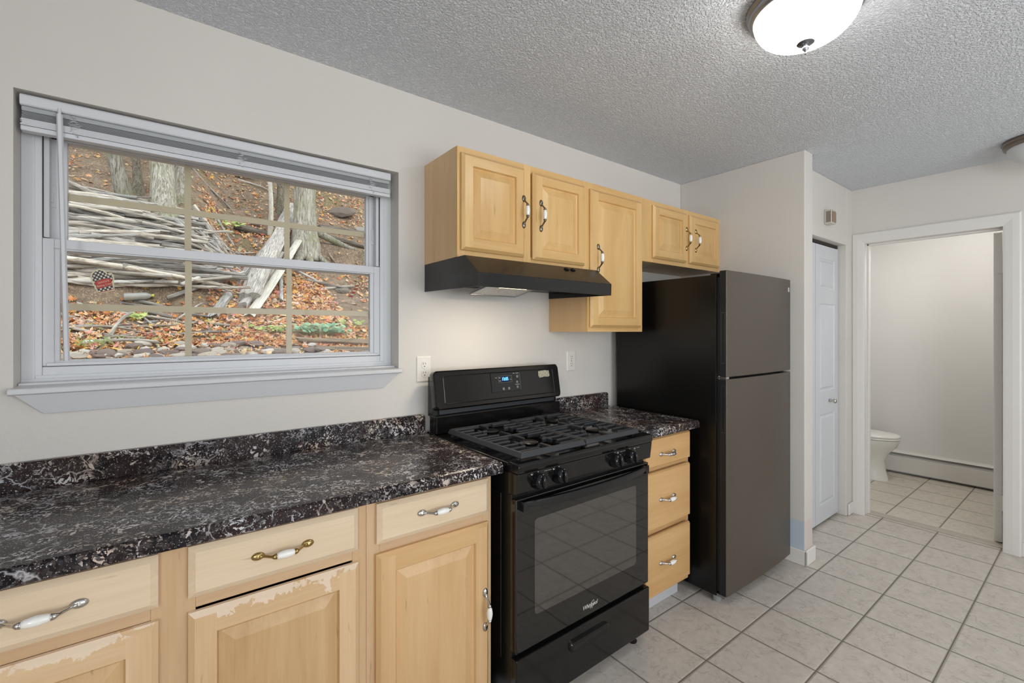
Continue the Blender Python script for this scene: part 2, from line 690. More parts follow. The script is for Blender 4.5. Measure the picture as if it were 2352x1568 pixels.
def text(name, body, size, mat, parent, loc, rot=(R(90), 0, 0), shear=0, depth=.0003, align='CENTER', sx=1, bold=0, sp=1):
    cu = bpy.data.curves.new(name, 'FONT')
    cu.body = body
    cu.size = size
    cu.shear = shear
    cu.extrude = depth
    cu.align_x = align
    cu.align_y = 'CENTER'
    cu.offset = bold
    cu.space_character = sp
    cu.resolution_u = 3
    t = bpy.data.objects.new(name + '_tmp', cu)
    C.objects.link(t)
    dg = bpy.context.evaluated_depsgraph_get()
    me = bpy.data.meshes.new_from_object(t.evaluated_get(dg))
    bpy.data.objects.remove(t)
    me.name = name
    me.materials.clear()
    me.materials.append(M[mat])
    o = bpy.data.objects.new(name, me)
    C.objects.link(o)
    o.parent = parent
    o.location = loc
    o.rotation_euler = rot
    o.scale = (sx, 1, 1)
    return o


# ------------------------------------------------------------------ room shell
H = 2.43
YW = 1.9      # kitchen side of the window wall
YO = 2.10     # outer side
XR = 4.15     # far wall with the bathroom door
XL = -1.55
YF = -2.85    # wall behind the camera

# floor
b = MB()
b.box(XL - .1, 4.235, YF - .1, YO, -.06, 0, 0)
b.box(4.235, 5.80, -.2, YO, -.06, 0, 1)
struct(obj('floor', b, ['tile', 'tile_bath']), 'square beige stone-look tiles with dark grout', 'floor')
b = MB()
b.box(XL - .1, 5.80, YF - .1, YO, H, H + .1)
struct(obj('ceiling', b, 'ceiling'), 'white ceiling with rough sprayed texture', 'ceiling')

# window wall with opening (reveals included)
WX0, WX1, WZ0, WZ1 = -.345, .817, 1.205, 2.066
b = MB()
b.box(XL - .1, WX0, YW, YO, 0, H)
b.box(WX1, 4.27, YW, YO, 0, H)
b.box(WX0, WX1, YW, YO, 0, WZ0)
b.box(WX0, WX1, YW, YO, WZ1, H)
o = struct(obj('wall_window', b, 'wall'), 'beige painted kitchen wall around the window', 'wall')

b = MB()
b.box(XL - .1, XL, YF, -2.70, 0, H)
b.box(XL - .1, XL, -1.20, YW, 0, H)
b.box(XL - .1, XL, -2.70, -1.20, 0, .6)
b.box(XL - .1, XL, -2.70, -1.20, 2.2, H)
struct(obj('wall_left', b, 'wall'))
b = MB()
b.box(XL - .1, .3, YF - .1, YF, 0, H)
b.box(2.9, XR + .12, YF - .1, YF, 0, H)
b.box(.3, 2.9, YF - .1, YF, 0, .3)
b.box(.3, 2.9, YF - .1, YF, 2.35, H)
struct(obj('wall_rear', b, 'wall'))

# far wall with door opening
DY0, DY1, DZ = .418, 1.122, 2.02
b = MB()
b.box(XR, XR + .11, YF, DY0 - .02, 0, H)
b.box(XR, XR + .11, DY1 + .02, YW, 0, H)
b.box(XR, XR + .11, DY0 - .02, DY1 + .02, DZ + .02, H)
struct(obj('wall_right', b, 'wall'), 'beige wall around the bathroom doorway', 'wall')

# partition beside the refrigerator
b = MB()
b.box(2.975, 3.088, 1.092, YW, 0, H)
struct(obj('wall_partition', b, 'partition', bevel=.004), 'narrow beige wall end beside the refrigerator', 'wall')

# closet front wall with opening
CX0, CX1, CZ = 3.13, 4.022, 2.006
b = MB()
b.box(3.088, CX0, 1.20, 1.30, 0, H)
b.box(CX1, XR, 1.20, 1.30, 0, H)
b.box(CX0, CX1, 1.20, 1.30, CZ, H)
struct(obj('wall_closet', b, 'wall', bevel=.004), 'beige wall above the closet door', 'wall')

# bathroom walls
b = MB()
b.box(5.68, 5.80, -.2, YO, 0, H)
struct(obj('wall_bathroom', b, 'wall_bath'), 'pale bathroom wall above the heater', 'wall')
b = MB()
b.box(4.26, 5.68, YW - .02, YO, 0, H)
b.box(4.26, 5.68, .0, .30, 0, H)
struct(obj('wall_bathroom_side', b, 'wall_bath'))

# threshold
b = MB()
b.box(4.20, 4.283, .38, 1.16, 0, .006)
m = paint('threshold_stone', (196, 186, 172), 26, .3, .5, .15)
struct(obj('trim_1', b, m, bevel=.002), 'stone threshold strip under the bathroom doorway', 'threshold')


def baseboard(name, x0, x1, y0, y1, h=.088, lab=None):
    b = MB()
    b.box(x0, x1, y0, y1, 0, h)
    o = obj(name, b, 'trim', bevel=.006)
    struct(o, lab, 'baseboard' if lab else None)
    return o


b = MB()
b.box(2.962, 2.975, 1.079, 1.75, 0, .088)
b.box(2.962, 3.103, 1.079, 1.0915, 0, .088)
b.box(3.0885, 3.103, 1.0915, 1.1995, 0, .088)
struct(obj('baseboard_partition', b, 'trim', bevel=.005), 'scuffed white baseboard wrapping the narrow wall end', 'baseboard')
baseboard('baseboard_closet', CX1 + .02, 4.133, 1.188, 1.1995, .085, 'short white baseboard between closet and bathroom door')
baseboard('baseboard_right', 4.137, 4.1495, YF, .342, .085, 'white baseboard right of the bathroom doorway')
baseboard('baseboard_rear', XL, 4.14, YF, YF + .012, .085)

# ---- unseen window openings added behind the camera for the fill light
for i, (x0, x1, y0, y1, z0, z1) in enumerate(((.3, 2.9, YF - .06, YF - .02, .3, 2.35), (XL - .06, XL - .02, -2.70, -1.20, .6, 2.2))):
    r = bpy.data.objects.new('window_%d' % (i + 2), None)
    C.objects.link(r)
    struct(r)
    b = MB()
    if i == 0:
        for a in (x0, (x0 + x1) / 2 - .03, x1 - .06):
            b.box(a, a + .06, y0, y1, z0, z1)
        b.box(x0, x1, y0, y1, z0, z0 + .06)
        b.box(x0, x1, y0, y1, z1 - .06, z1)
    else:
        for a in (y0, (y0 + y1) / 2 - .03, y1 - .06):
            b.box(x0, x1, a, a + .06, z0, z1)
        b.box(x0, x1, y0, y1, z0, z0 + .06)
        b.box(x0, x1, y0, y1, z1 - .06, z1)
    obj('window_frame', b, 'vinyl', r)

# ------------------------------------------------------------------ door_1 (bathroom doorway)
d1 = bpy.data.objects.new('door_1', None)
C.objects.link(d1)
d1.location = (XR, (DY0 + DY1) / 2, 0)
struct(d1, 'white cased bathroom doorway with its door swung open', 'doorway')
ox, oy = XR, (DY0 + DY1) / 2


def casing_poly(w, t):
    return [(0, 0), (0, t * .55), (w * .12, t * .8), (w * .55, t), (w * .92, t), (w, t * .75), (w, 0)]


b = MB()
cw, ct = .078, .018
# left (further Y) leg, right leg and head, mitred as frames
def frame_ring(u, t):
    y0, y1, z1 = DY0 - u, DY1 + u, DZ + u
    return [(-t, y0 - oy, 0), (-t, y0 - oy, z1), (-t, y1 - oy, z1), (-t, y1 - oy, 0)]
rings = [frame_ring(u, t) for u, t in ((0, 0), (0, .010), (.010, .013), (.042, .018), (.070, .018), (cw, .012), (cw, 0))]
b.loft(rings, False, False, 0, closed=False)
obj('casing', b, 'trim', d1)
b = MB()
b.box(-.004, .13, DY1 - oy, DY1 + .02 - oy, 0, DZ + .02)
b.box(-.004, .13, DY0 - .02 - oy, DY0 - oy, 0, DZ + .02)
b.box(-.004, .13, DY0 - oy, DY1 - oy, DZ, DZ + .02)
# stops
b.box(.05, .085, DY1 - .012 - oy, DY1 - oy, 0, DZ)
b.box(.05, .085, DY0 - oy, DY1 - oy, DZ - .012, DZ)
b.box(.05, .085, DY0 - oy, DY0 + .004 - oy, 0, DZ)
obj('jamb', b, 'trim', d1, bevel=.003)
b = MB()
b.box(.132, .84, .434 - oy, .474 - oy, .012, 2.005)
obj('door_leaf', b, 'trim', d1, bevel=.002)
for z0, z1 in ((.215, .315), (1.74, 1.87)):
    b = MB()
    b.box(.1285, .1318, .422 - oy, .470 - oy, z0, z1)
    b.tube([(.1285, .424 - oy, z0 - .003), (.1285, .424 - oy, z1 + .003)], .006, 8)
    obj('hinge', b, 'trim', d1, bevel=.001)

# ------------------------------------------------------------------ door_2 (closet bifold)
def panel_face(b, x0, x1, z0, z1, y, raise_=.006, w=.028):
    """raised moulded panel on a surface facing -Y at y"""
    rs = []
    for ins, dy in ((0, 0), (.006, .006), (.014, .006), (w, -raise_ * .2), (w + .006, -raise_ * .2)):
        rs.append([(x0 + ins, y + dy, z0 + ins), (x1 - ins, y + dy, z0 + ins), (x1 - ins, y + dy, z1 - ins), (x0 + ins, y + dy, z1 - ins)])
    b.loft(rs, False, True)


def face_with_holes(b, x0, x1, z0, z1, holes, y, mi=0):
    """front face (at y) of a slab with vertically stacked rectangular holes (hx0,hx1,hz0,hz1)"""
    zc = z0
    hx0, hx1 = holes[0][0], holes[0][1]
    vs = []

    def q(a, bb, c, d):
        b.add([(a, y, c), (bb, y, c), (bb, y, d), (a, y, d)], [(0, 1, 2, 3)], mi)
    q(x0, hx0, z0, z1)
    q(hx1, x1, z0, z1)
    for h in holes:
        q(hx0, hx1, zc, h[2])
        zc = h[3]
    q(hx0, hx1, zc, z1)


d2 = bpy.data.objects.new('door_2', None)
C.objects.link(d2)
d2.location = (3.575, 1.25, 0)
struct(d2, 'white moulded bifold closet door with a small round knob', 'closet door')
for (x0, x1) in ((.010, .440), (-.44, .004)):
    b = MB()
    t = .032
    z0, z1 = .02, 1.978
    holes = [(x0 + .075, x1 - .075, .14, .78), (x0 + .075, x1 - .075, .945, 1.565), (x0 + .075, x1 - .075, 1.67, 1.885)]
    face_with_holes(b, x0, x1, z0, z1, holes, 0)
    for h in holes:
        panel_face(b, *h, 0)
    b.add([(x0, 0, z0), (x1, 0, z0), (x1, t, z0), (x0, t, z0), (x0, 0, z1), (x1, 0, z1), (x1, t, z1), (x0, t, z1)],
          [(0, 3, 2, 1), (4, 5, 6, 7), (1, 2, 6, 5), (2, 3, 7, 6), (3, 0, 4, 7)])
    obj('door_leaf', b, 'door', d2, fix=False)
b = MB()
b.lathe([(.010, 0), (.010, -.012), (.008, -.022), (.016, -.030), (.018, -.038), (.012, -.046), (.002, -.048)], (.262, -.0005, .868), 20, 0, 'y')
obj('knob', b, 'chrome', d2, smooth=True)
b = MB()
b.box(-.44, .44, .004, .03, 1.985, 2.006)
obj('track', b, 'slot', d2)

# ------------------------------------------------------------------ window_1
w1 = bpy.data.objects.new('window_1', None)
C.objects.link(w1)
struct(w1, 'white double-hung kitchen window with tan grilles', 'window')


def frame(b, x0, x1, z0, z1, y0, y1, wl, wr, wb, wt, mi=0):
    b.box(x0, x0 + wl, y0, y1, z0, z1, mi)
    b.box(x1 - wr, x1, y0, y1, z0, z1, mi)
    b.box(x0 + wl, x1 - wr, y0, y1, z0, z0 + wb, mi)
    b.box(x0 + wl, x1 - wr, y0, y1, z1 - wt, z1, mi)


b = MB()
frame(b, WX0, WX1, WZ0, WZ1, 1.985, 2.09, .045, .051, .055, .06)
b.box(WX0, WX1, 1.978, 1.9852, WZ0, WZ0 + .02)
frame(b, WX0, WX1, WZ0, WZ1, 1.982, 1.99, .030, .034, .03, .03)
obj('window_frame', b, 'vinyl', w1, bevel=.0025)
# track liners
b = MB()
b.box(-.3002, -.2985, 1.992, 2.010, 1.66, 2.0)
b.box(.7645, .7662, 1.992, 2.010, 1.66, 2.0)
obj('side_track', b, 'slot', w1)
b = MB()
b.box(-.2985, -.2855, 1.996, 2.030, 1.66, 2.0)
b.box(.7515, .7645, 1.996, 2.030, 1.66, 2.0)
obj('sash_channel', b, 'vinyl', w1, bevel=.001)
b = MB()
b.box(-.2985, -.262, 2.030, 2.075, 1.62, 2.01)
b.box(.732, .7645, 2.030, 2.075, 1.62, 2.01)
b.box(-.2965, .7625, 2.030, 2.075, 1.622, 1.655)
b.box(-.2965, .7625, 2.030, 2.075, 1.975, 2.01)
b.box(-.275, -.250, 2.036, 2.060, 1.62, 2.0)
b.box(.720, .735, 2.036, 2.060, 1.62, 2.0)
obj('upper_sash', b, 'vinyl', w1, bevel=.002)
b = MB()
frame(b, -.300, .766, 1.262, 1.657, 1.990, 2.022, .026, .026, .014, .030)
frame(b, -.276, .742, 1.270, 1.640, 1.996, 2.018, .014, .018, .010, .018)
b.box(-.29, .755, 1.980, 1.992, 1.262, 1.272)
obj('lower_sash', b, 'vinyl', w1, bevel=.002)
for (x0, x1, y, z0, z1) in ((-.255, .725, 2.046, 1.65, 1.98), (-.264, .726, 2.006, 1.278, 1.622)):
    b = MB()
    b.box(x0, x1, y, y + .003, z0, z1)
    obj('pane', b, 'glass', w1)
    b = MB()
    for xv in ((.057, .077), (.389, .409)):
        b.box(xv[0] * 1.0, xv[1] * 1.0, y + .007, y + .012, z0, z1)
    zc = 1.805 if z0 > 1.5 else 1.447
    for xa, xb in ((x0, .057), (.077, .389), (.409, x1)):
        b.box(xa, xb, y + .0072, y + .0118, zc - .011, zc + .011)
    obj('grille', b, 'tan', w1)
for x, z in ((-.283, 1.80), (.748, 1.80)):
    b = MB()
    b.box(x - .008, x + .008, 2.026, 2.031, z - .04, z + .03)
    b.box(x - .004, x + .004, 2.022, 2.027, z - .025, z + .005, 0)
    obj('tilt_latch', b, 'vinyl', w1, bevel=.002)

# stool + apron
b = MB()
b.prism([(1.985, 1.205), (1.985, 1.188), (1.866, 1.188), (1.858, 1.192), (1.857, 1.202), (1.862, 1.207), (1.90, 1.208), (1.985, 1.212)], -.350, .816)
b.box(-.343, .816, 1.940, 1.984, 1.208, 1.216)
obj('window_sill', b, 'sill', w1, bevel=.0015)
b = MB()
top = [(-.338, YW, 1.188), (.806, YW, 1.188), (.806, 1.868, 1.188), (-.338, 1.868, 1.188)]
bot = [(-.283, YW, 1.128), (.748, YW, 1.128), (.748, 1.893, 1.128), (-.283, 1.893, 1.128)]
b.loft([top, bot])
obj('apron', b, 'sill', w1, bevel=.0015)

# ------------------------------------------------------------------ blind
bl = thing('window_blind', 'white horizontal blind raised to the top of the kitchen window', 'blind', (0, 1.93, 2.0))
b = MB()
b.prism([(-.018, .058), (-.022, .052), (-.022, .030), (-.018, .026), (.028, .026), (.028, .058)], -.335, .785)
obj('headrail', b, 'vinyl', bl, bevel=.002)
b = MB()
b.box(-.333, .783, -.012, .026, .012, .026)
obj('underrail', b, simple('blind_channel_grey', (168, 171, 172), .5), bl, bevel=.003)
for i in range(24):
    z = .011 - (i * .0022 if i > 6 else i * .0028 + 0)
    z = .010 - i * .0027 if i < 8 else .010 - 8 * .0027 - (i - 8) * .00125
    b = MB()
    jx = rnd.uniform(-.002, .002)
    n = 4
    pts = [(-.013 + .026 * k / n, .0016 * math.sin(PI * k / n)) for k in range(n + 1)]
    pts = [(y - (.0125 if i >= 8 else .004), h) for y, h in pts]
    poly = [(y + .008, z + h) for y, h in pts] + [(y + .008, z + h - (.0011 if i >= 8 else .0006)) for y, h in reversed(pts)]
    b.prism(poly, -.332 + jx, .782 + jx)
    obj('slat', b, 'vinyl', bl)
b = MB()
b.box(-.334, .784, -.016, .014, -.046, -.0315)
obj('bottom_rail', b, 'vinyl', bl, bevel=.003)
b = MB()
b.tube([(-.251, -.024, .034), (-.251, -.026, .014)], .004, 8)
b.tube([(-.251, -.026, .016), (-.236, -.022, -.72)], .0072, 6)
obj('tilt_wand', b, 'vinyl', bl)
for x in (-.222, .22, .70):
    b = MB()
    r2 = random.Random(int(x * 100) + 50)
    for q in range(5):
        pts = []
        ph = r2.uniform(0, 6)
        for k in range(46):
            f = k / 45
            wdt = .006 + .013 * math.sin(PI * min(1, f * 1.1)) * (1 if f > .3 else .6)
            pts.append((x + wdt * math.sin(f * 30 + ph) * r2.uniform(.5, 1) + f * .006, -.014 - .006 * math.cos(f * 41 + ph), .022 - .062 * f + r2.uniform(-.002, .002)))
        b.tube(pts, .00055, 4)
    obj('cord_tangle', b, 'cord', bl, smooth=True)

# ------------------------------------------------------------------ cabinet doors, drawers, handles
def door_mesh(w, h, t=.02, sw=.052, mats=None):
    """raised-panel door, x 0..w, z 0..h, front at -t ; slots: 0 stile grain, 1 rail grain, 2 panel"""
    b = MB()
    y1 = -t

    def q(a, bb, c, d, mi):
        b.add([a, bb, c, d], [(0, 1, 2, 3)], mi)
    e = .012
    # back & bevelled edge
    def rect(i, y):
        return [(i, y, i), (w - i, y, i), (w - i, y, h - i), (i, y, h - i)]
    r0, r1, r2 = rect(0, 0), rect(0, y1 + .010), rect(e, y1)
    b.add(r0, [(3, 2, 1, 0)], 0)
    for ra, rb in ((r0, r1), (r1, r2)):
        for k in range(4):
            k2 = (k + 1) % 4
            q(ra[k], ra[k2], rb[k2], rb[k], 0 if k in (1, 3) else (3 if k == 2 else 1))
    s = sw
    # stiles full height, rails between
    q((e, y1, e), (s, y1, e), (s, y1, h - e), (e, y1, h - e), 0)
    q((w - s, y1, e), (w - e, y1, e), (w - e, y1, h - e), (w - s, y1, h - e), 0)
    q((s, y1, e), (w - s, y1, e), (w - s, y1, s), (s, y1, s), 1)
    q((s, y1, h - s), (w - s, y1, h - s), (w - s, y1, h - e), (s, y1, h - e), 3)
    prof = [(s, y1), (s + .002, y1 + .004), (s + .004, y1 + .009), (s + .009, y1 + .011), (s + .036, y1 + .003), (s + .038, y1 + .002)]
    for (i0, ya), (i1, yb) in zip(prof, prof[1:]):
        ra, rb = rect(i0, ya), rect(i1, yb)
        for k in range(4):
            k2 = (k + 1) % 4
            q(ra[k], ra[k2], rb[k2], rb[k], 2)
    b.add(rect(*prof[-1]), [(0, 1, 2, 3)], 2)
    return b


def drawer_mesh(w, h, t=.02, e=.014, mi=0):
    b = MB()

    def rect(i, y):
        return [(i, y, i), (w - i, y, i), (w - i, y, h - i), (i, y, h - i)]
    b.loft([rect(0, 0), rect(0, -t + .009), rect(e, -t), rect(e + .002, -t)], True, True)
    return b


def handle(parent, loc, vertical, metal='chrome', grip='ceramic', L=.125):
    """bow pull: leaf rosettes, curved arms and a centre grip, standing off towards -Y"""
    b = MB()
    h = L / 2
    for s in (-1, 1):
        # rosette : flattened ellipsoid
        rings = []
        for k in range(7):
            a = PI / 2 * k / 6
            rr = math.cos(a)
            rings.append([(s * (h - .004) + .0155 * rr * math.cos(2 * PI * j / 16) * (1), -.0075 * math.sin(a), .0102 * rr * math.sin(2 * PI * j / 16)) for j in range(16)])
        b.loft(rings, True, True)
        pts, rad = [], []
        for k in range(9):
            f = k / 8
            x = s * (h - .006 - f * (h - .006 - .022))
            y = -.004 - .024 * (0.5 - .5 * math.cos(PI * f))
            pts.append((x, y, 0))
            rad.append(.0050 - .0016 * math.sin(PI * f) + (.0022 if k >= 7 else 0))
        b.tube(pts, rad, 10)
        b.lathe([(.0064, 0), (.0078, .0015), (.0064, .003)], (s * .0215 - .0015, -.028, 0), 12, 0, 'x')
    b.tube([(-.022, -.028, 0), (.022, -.028, 0)], .003, 8)
    g = MB()
    g.lathe([(.0060, -.0225), (.0080, -.016), (.0096, -.007), (.0101, 0), (.0096, .007), (.0080, .016), (.0060, .0225)], (0, -.028, 0), 16, 0, 'x')
    rot = (0, R(90), 0) if vertical else (0, 0, 0)
    o = obj('handle', b, metal, parent, smooth=True)
    o.location = loc
    o.rotation_euler = rot
    o2 = obj('handle_grip', g, grip, parent, smooth=True)
    o2.location = loc
    o2.rotation_euler = rot
    return o


def cab_box(b, w, d, z0, z1, t=.018):
    b.box(0, t, 0, d, z0, z1)
    b.box(w - t, w, 0, d, z0, z1)
    b.box(t, w - t, 0, d, z0, z0 + t)
    b.box(t, w - t, d - .006, d, z0 + t, z1)


def face_frame(b, w, z0, z1, stiles, rails, y0=-.019, y1=0):
    """stiles: list of (x0,x1) ; rails list of (z0,z1)"""
    for x0, x1 in stiles:
        b.box(x0, x1, y0, y1, z0, z1, 0)
    xs = sorted(stiles)
    for (a, bb), (c, d) in zip(xs, xs[1:]):
        for r0, r1 in rails:
            b.box(bb, c, y0 + .0006, y1, r0, r1, 1)


# ---- upper cabinets (face frame front Y=1.608)
UY = 1.627


def upper(name, label, x0, x1, z0, z1, doors, stiles, side=True, loc_y=UY):
    t = thing(name, label, 'cabinet', (x0, loc_y, z0), group='maple wall cabinets in one row')
    w, h = x1 - x0, z1 - z0
    b = MB()
    cab_box(b, w, YW - loc_y - .001, 0, h)
    b.box(.018, w - .018, 0, .27, h - .018, h)
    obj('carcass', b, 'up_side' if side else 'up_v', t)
    b = MB()
    face_frame(b, w, 0, h, stiles, [(0, .035), (h - .035, h)])
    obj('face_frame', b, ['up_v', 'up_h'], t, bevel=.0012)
    for (dx0, dx1, dz0, dz1, hx, hz, metal) in doors:
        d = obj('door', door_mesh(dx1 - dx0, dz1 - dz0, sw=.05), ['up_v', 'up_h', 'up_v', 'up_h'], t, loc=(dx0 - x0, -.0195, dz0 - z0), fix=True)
        handle(d, (hx - dx0, -.02, hz - dz0), True, metal)
    return t


w_ = 2.141 - 1.70
upper('wall_cabinet', 'two-door maple wall cabinet mounted above the range hood', .942, 1.700, 1.671, 2.122,
      [(.956, 1.281, 1.700, 2.096, 1.271, 1.900, 'pewter'), (1.331, 1.667, 1.695, 2.091, 1.372, 1.897, 'pewter')],
      [(0, .036), (.342, .386), (.722, .758)])
upper('wall_cabinet', 'tall single-door maple wall cabinet between hood and refrigerator', 1.7005, 2.141, 1.366, 2.122,
      [(1.708, 2.116, 1.389, 2.088, 1.756, 1.740, 'pewter')], [(0, .036), (w_ - .036, w_)])
upper('wall_cabinet', 'short two-door maple wall cabinet over the refrigerator', 2.1415, 2.974, 1.765, 2.120,
      [(2.226, 2.562, 1.790, 2.093, 2.551, 1.935, 'brass'), (2.599, 2.950, 1.790, 2.092, 2.653, 1.935, 'brass')],
      [(0, .10), (.408, .470), (.797, .8325)])

# ---- base cabinets (face frame front 1.317)
BY = 1.336
BZ0, BZ1 = .10, .875


def base(label, x0, x1, drawers, doors, stiles, rails, mats, toe_label=None, group='maple base cabinets'):
    t = thing('base_cabinet', label, 'cabinet', (x0, BY, 0), group=group)
    w = x1 - x0
    b = MB()
    cab_box(b, w, YW - BY - .001, BZ0, BZ1)
    b.box(.018, w - .018, .0, .08, BZ1 - .018, BZ1)
    obj('carcass', b, 'board', t)
    b = MB()
    face_frame(b, w, BZ0, BZ1, stiles, rails)
    obj('face_frame', b, ['frame_v', 'frame_h'], t, bevel=.0012)
    b = MB()
    b.box(.0, w, .055, .065, 0, BZ0)
    obj('toe_kick', b, 'toe', t)
    for (a0, a1, z0, z1, hx, hz, metal, grip) in drawers:
        d = obj('drawer', drawer_mesh(a1 - a0, z1 - z0), 'low_h', t, loc=(a0 - x0, -.0195, z0))
        handle(d, (hx - a0, -.02, hz - z0), False, metal, grip)
    for (a0, a1, z0, z1, hd) in doors:
        d = obj('door', door_mesh(a1 - a0, z1 - z0, sw=.056), mats, t, loc=(a0 - x0, -.0195, z0))
        if hd:
            handle(d, (hd[0] - a0, -.02, hd[1] - z0), True, 'chrome')
    return t


LM = ['low_v', 'low_h', 'low_dark', 'low_wear']
base('maple base cabinet under the window with worn pale patches above both doors', -.462, .4665,
     [(-.405, -.012, .746, .866, -.200, .806, 'chrome', 'ceramic'), (.043, .439, .745, .866, .244, .806, 'brass', 'ceramic')],
     [(-.405, -.012, .115, .715, None), (.043, .441, .112, .710, None)],
     [(0, .060), (.436, .520), (.8885, .9285)], [(BZ0, .13), (.7148, .757), (.842, BZ1)], LM)
base('narrow maple base cabinet with a vertical door pull, left of the stove', .467, .907,
     [(.494, .889, .744, .863, .692, .807, 'chrome', 'ceramic')],
     [(.492, .889, .115, .714, (.869, .421))],
     [(0, .040), (.405, .440)], [(BZ0, .13), (.66, .757), (.842, BZ1)], ['mid_v', 'low_h', 'mid_v', 'mid_h'])
base('maple base cabinet at the left end of the long counter', -1.53, -.4625,
     [(-1.49, -1.01, .746, .866, -1.25, .806, 'chrome', 'ceramic'), (-.97, -.49, .746, .866, -.73, .806, 'chrome', 'ceramic')],
     [(-1.49, -1.01, .115, .715, None), (-.97, -.49, .115, .715, None)],
     [(0, .040), (.52, .56), (1.0275, 1.0675)], [(BZ0, .13), (.66, .757), (.842, BZ1)], LM)

# drawer unit right of the range
t = thing('drawer_cabinet', 'three-drawer maple base cabinet between stove and refrigerator', 'cabinet', (1.742, BY, 0))
w = 2.150 - 1.742
b = MB()
cab_box(b, w, YW - BY - .001, BZ0, BZ1)
obj('carcass', b, 'board', t)
b = MB()
face_frame(b, w, BZ0, BZ1, [(0, .02), (w - .02, w)], [(BZ0, .15), (.39, .46), (.685, .75), (.85, BZ1)], -.006, 0)
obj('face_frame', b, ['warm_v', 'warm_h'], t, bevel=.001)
b = MB()
b.box(0, w, .055, .065, 0, BZ0)
obj('toe_kick', b, 'toe', t)
for z0, z1, hz, grip in ((.731, .868, .787, 'chrome'), (.442, .706, .572, 'ceramic'), (.138, .408, .272, 'ceramic')):
    dm = drawer_mesh(2.118 - 1.748, z1 - z0, .02, .006)
    dm.box(.02, .345, .0001, .30, .012, z1 - z0 - .02)
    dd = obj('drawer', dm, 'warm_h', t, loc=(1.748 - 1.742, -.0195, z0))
    handle(dd, (1.922 - 1.748, -.02, hz - z0), False, 'chrome', grip, .11)
b = MB()

# ------------------------------------------------------------------ countertops
def counter(label, x0, x1, bs1, rightround=True):
    t = thing('countertop', label, 'countertop', (x0, 1.28, .876))
    w = x1 - x0
    b = MB()
    D_ = YW - .001 - 1.28
    b.prism([(D_, 0), (0.004, 0), (0, .004), (0, .026), (.004, .034), (.012, .038), (D_, .038)], 0, w)
    obj('slab', b, 'marble', t, bevel=.0015)
    b = MB()
    wb = bs1 - x0
    b.prism([(0, .038), (wb, .038), (wb, .105), (wb - .004, .114), (wb - .014, .119), (0, .119)], D_ - .020, D_, 'y')
    obj('backsplash', b, 'marble', t, bevel=.0015)
    return t


counter('long dark marble-pattern countertop under the window', -1.53, .934, .934)
counter('short dark marble-pattern countertop between stove and refrigerator', 1.735, 2.176, 2.170)

# ------------------------------------------------------------------ range hood
hd = thing('range_hood', 'black range hood with a lit lamp under the two-door cabinet', 'range hood', (.942, YW, 1.54))
wH = 1.700 - .942
prof = [(0, .130), (-.352, .130), (-.447, .053), (-.4465, .003), (-.445, 0), (-.437, 0), (-.437, .008), (-.439, .05), (-.349, .122), (-.004, .122), (-.004, .008), (0, .006)]
b = MB()
b.prism([(-.0005, .130), (-.352, .130), (-.447, .053), (-.445, .0), (-.439, .0), (-.441, .050), (-.350, .124), (-.0005, .124)], .0015, wH - .0015)
obj('canopy', b, 'hood', hd, bevel=.0015)
for x0 in (0, wH - .0015):
    b = MB()
    b.prism([(-.0005, .130), (-.352, .130), (-.447, .053), (-.445, .0), (-.0005, .008)], x0, x0 + .0015)
    obj('side_panel', b, 'hood', hd)
b = MB()
b.box(.0016, wH - .0016, -.40, -.001, .040, .045)
obj('underside', b, 'hood_in', hd)
b = MB()
x0, x1 = 1.09 - .942, 1.352 - .942
pts = [(x0, -.34, .030), (x1 - .006, -.34, .030), (x1, -.15, -.004), (x0, -.15, -.004)]
b.add(pts + [(p[0], p[1], p[2] + .008) for p in pts], [(0, 1, 2, 3), (7, 6, 5, 4), (0, 4, 5, 1), (1, 5, 6, 2), (2, 6, 7, 3), (3, 7, 4, 0)])
obj('filter', b, 'filter', hd)
b = MB()
for (a, c) in ((0, 1), (1, 2), (2, 3), (3, 0)):
    b.tube([pts[a], pts[c]], .004, 6)
obj('filter_frame', b, 'nickel', hd)
b = MB()
b.box(.166, .316, -.385, -.345, .010, .019)
obj('lamp_lens', b, 'hood_lens', hd, bevel=.003)
b = MB()
b.box(.317, .42, -.385, -.345, .012, .020)
obj('lamp_holder', b, 'nickel', hd, bevel=.002)
# switches on the sloped front
for x in (.535, .575):
    b = MB()
    b.box(-.012, .012, -.008, .008, 0, .004)
    b.box(-.006, .006, -.005, .005, .004, .007)
    o = obj('switch', b, 'black_satin', hd, bevel=.001)
    o.location = (x, -.372, .1155)
    o.rotation_euler = (R(39), 0, 0)
light('hood_lamp', 'AREA', (.942 + .24, YW - .365, 1.54 + .007), 2.4, (1.0, .88, .70), (0, 0, 0), .14, .03)

# ------------------------------------------------------------------ gas range (local: x right, y into wall, z up)
rg = thing('gas_range', 'black freestanding gas range with lit clock', 'stove', (.944, 1.207, 0), R(.8))
RW = .752
RD = .655
b = MB()
b.box(0.004, RW - .004, .045, RD, .05, .885)
obj('body', b, 'black_body', rg, bevel=.004)
b = MB()
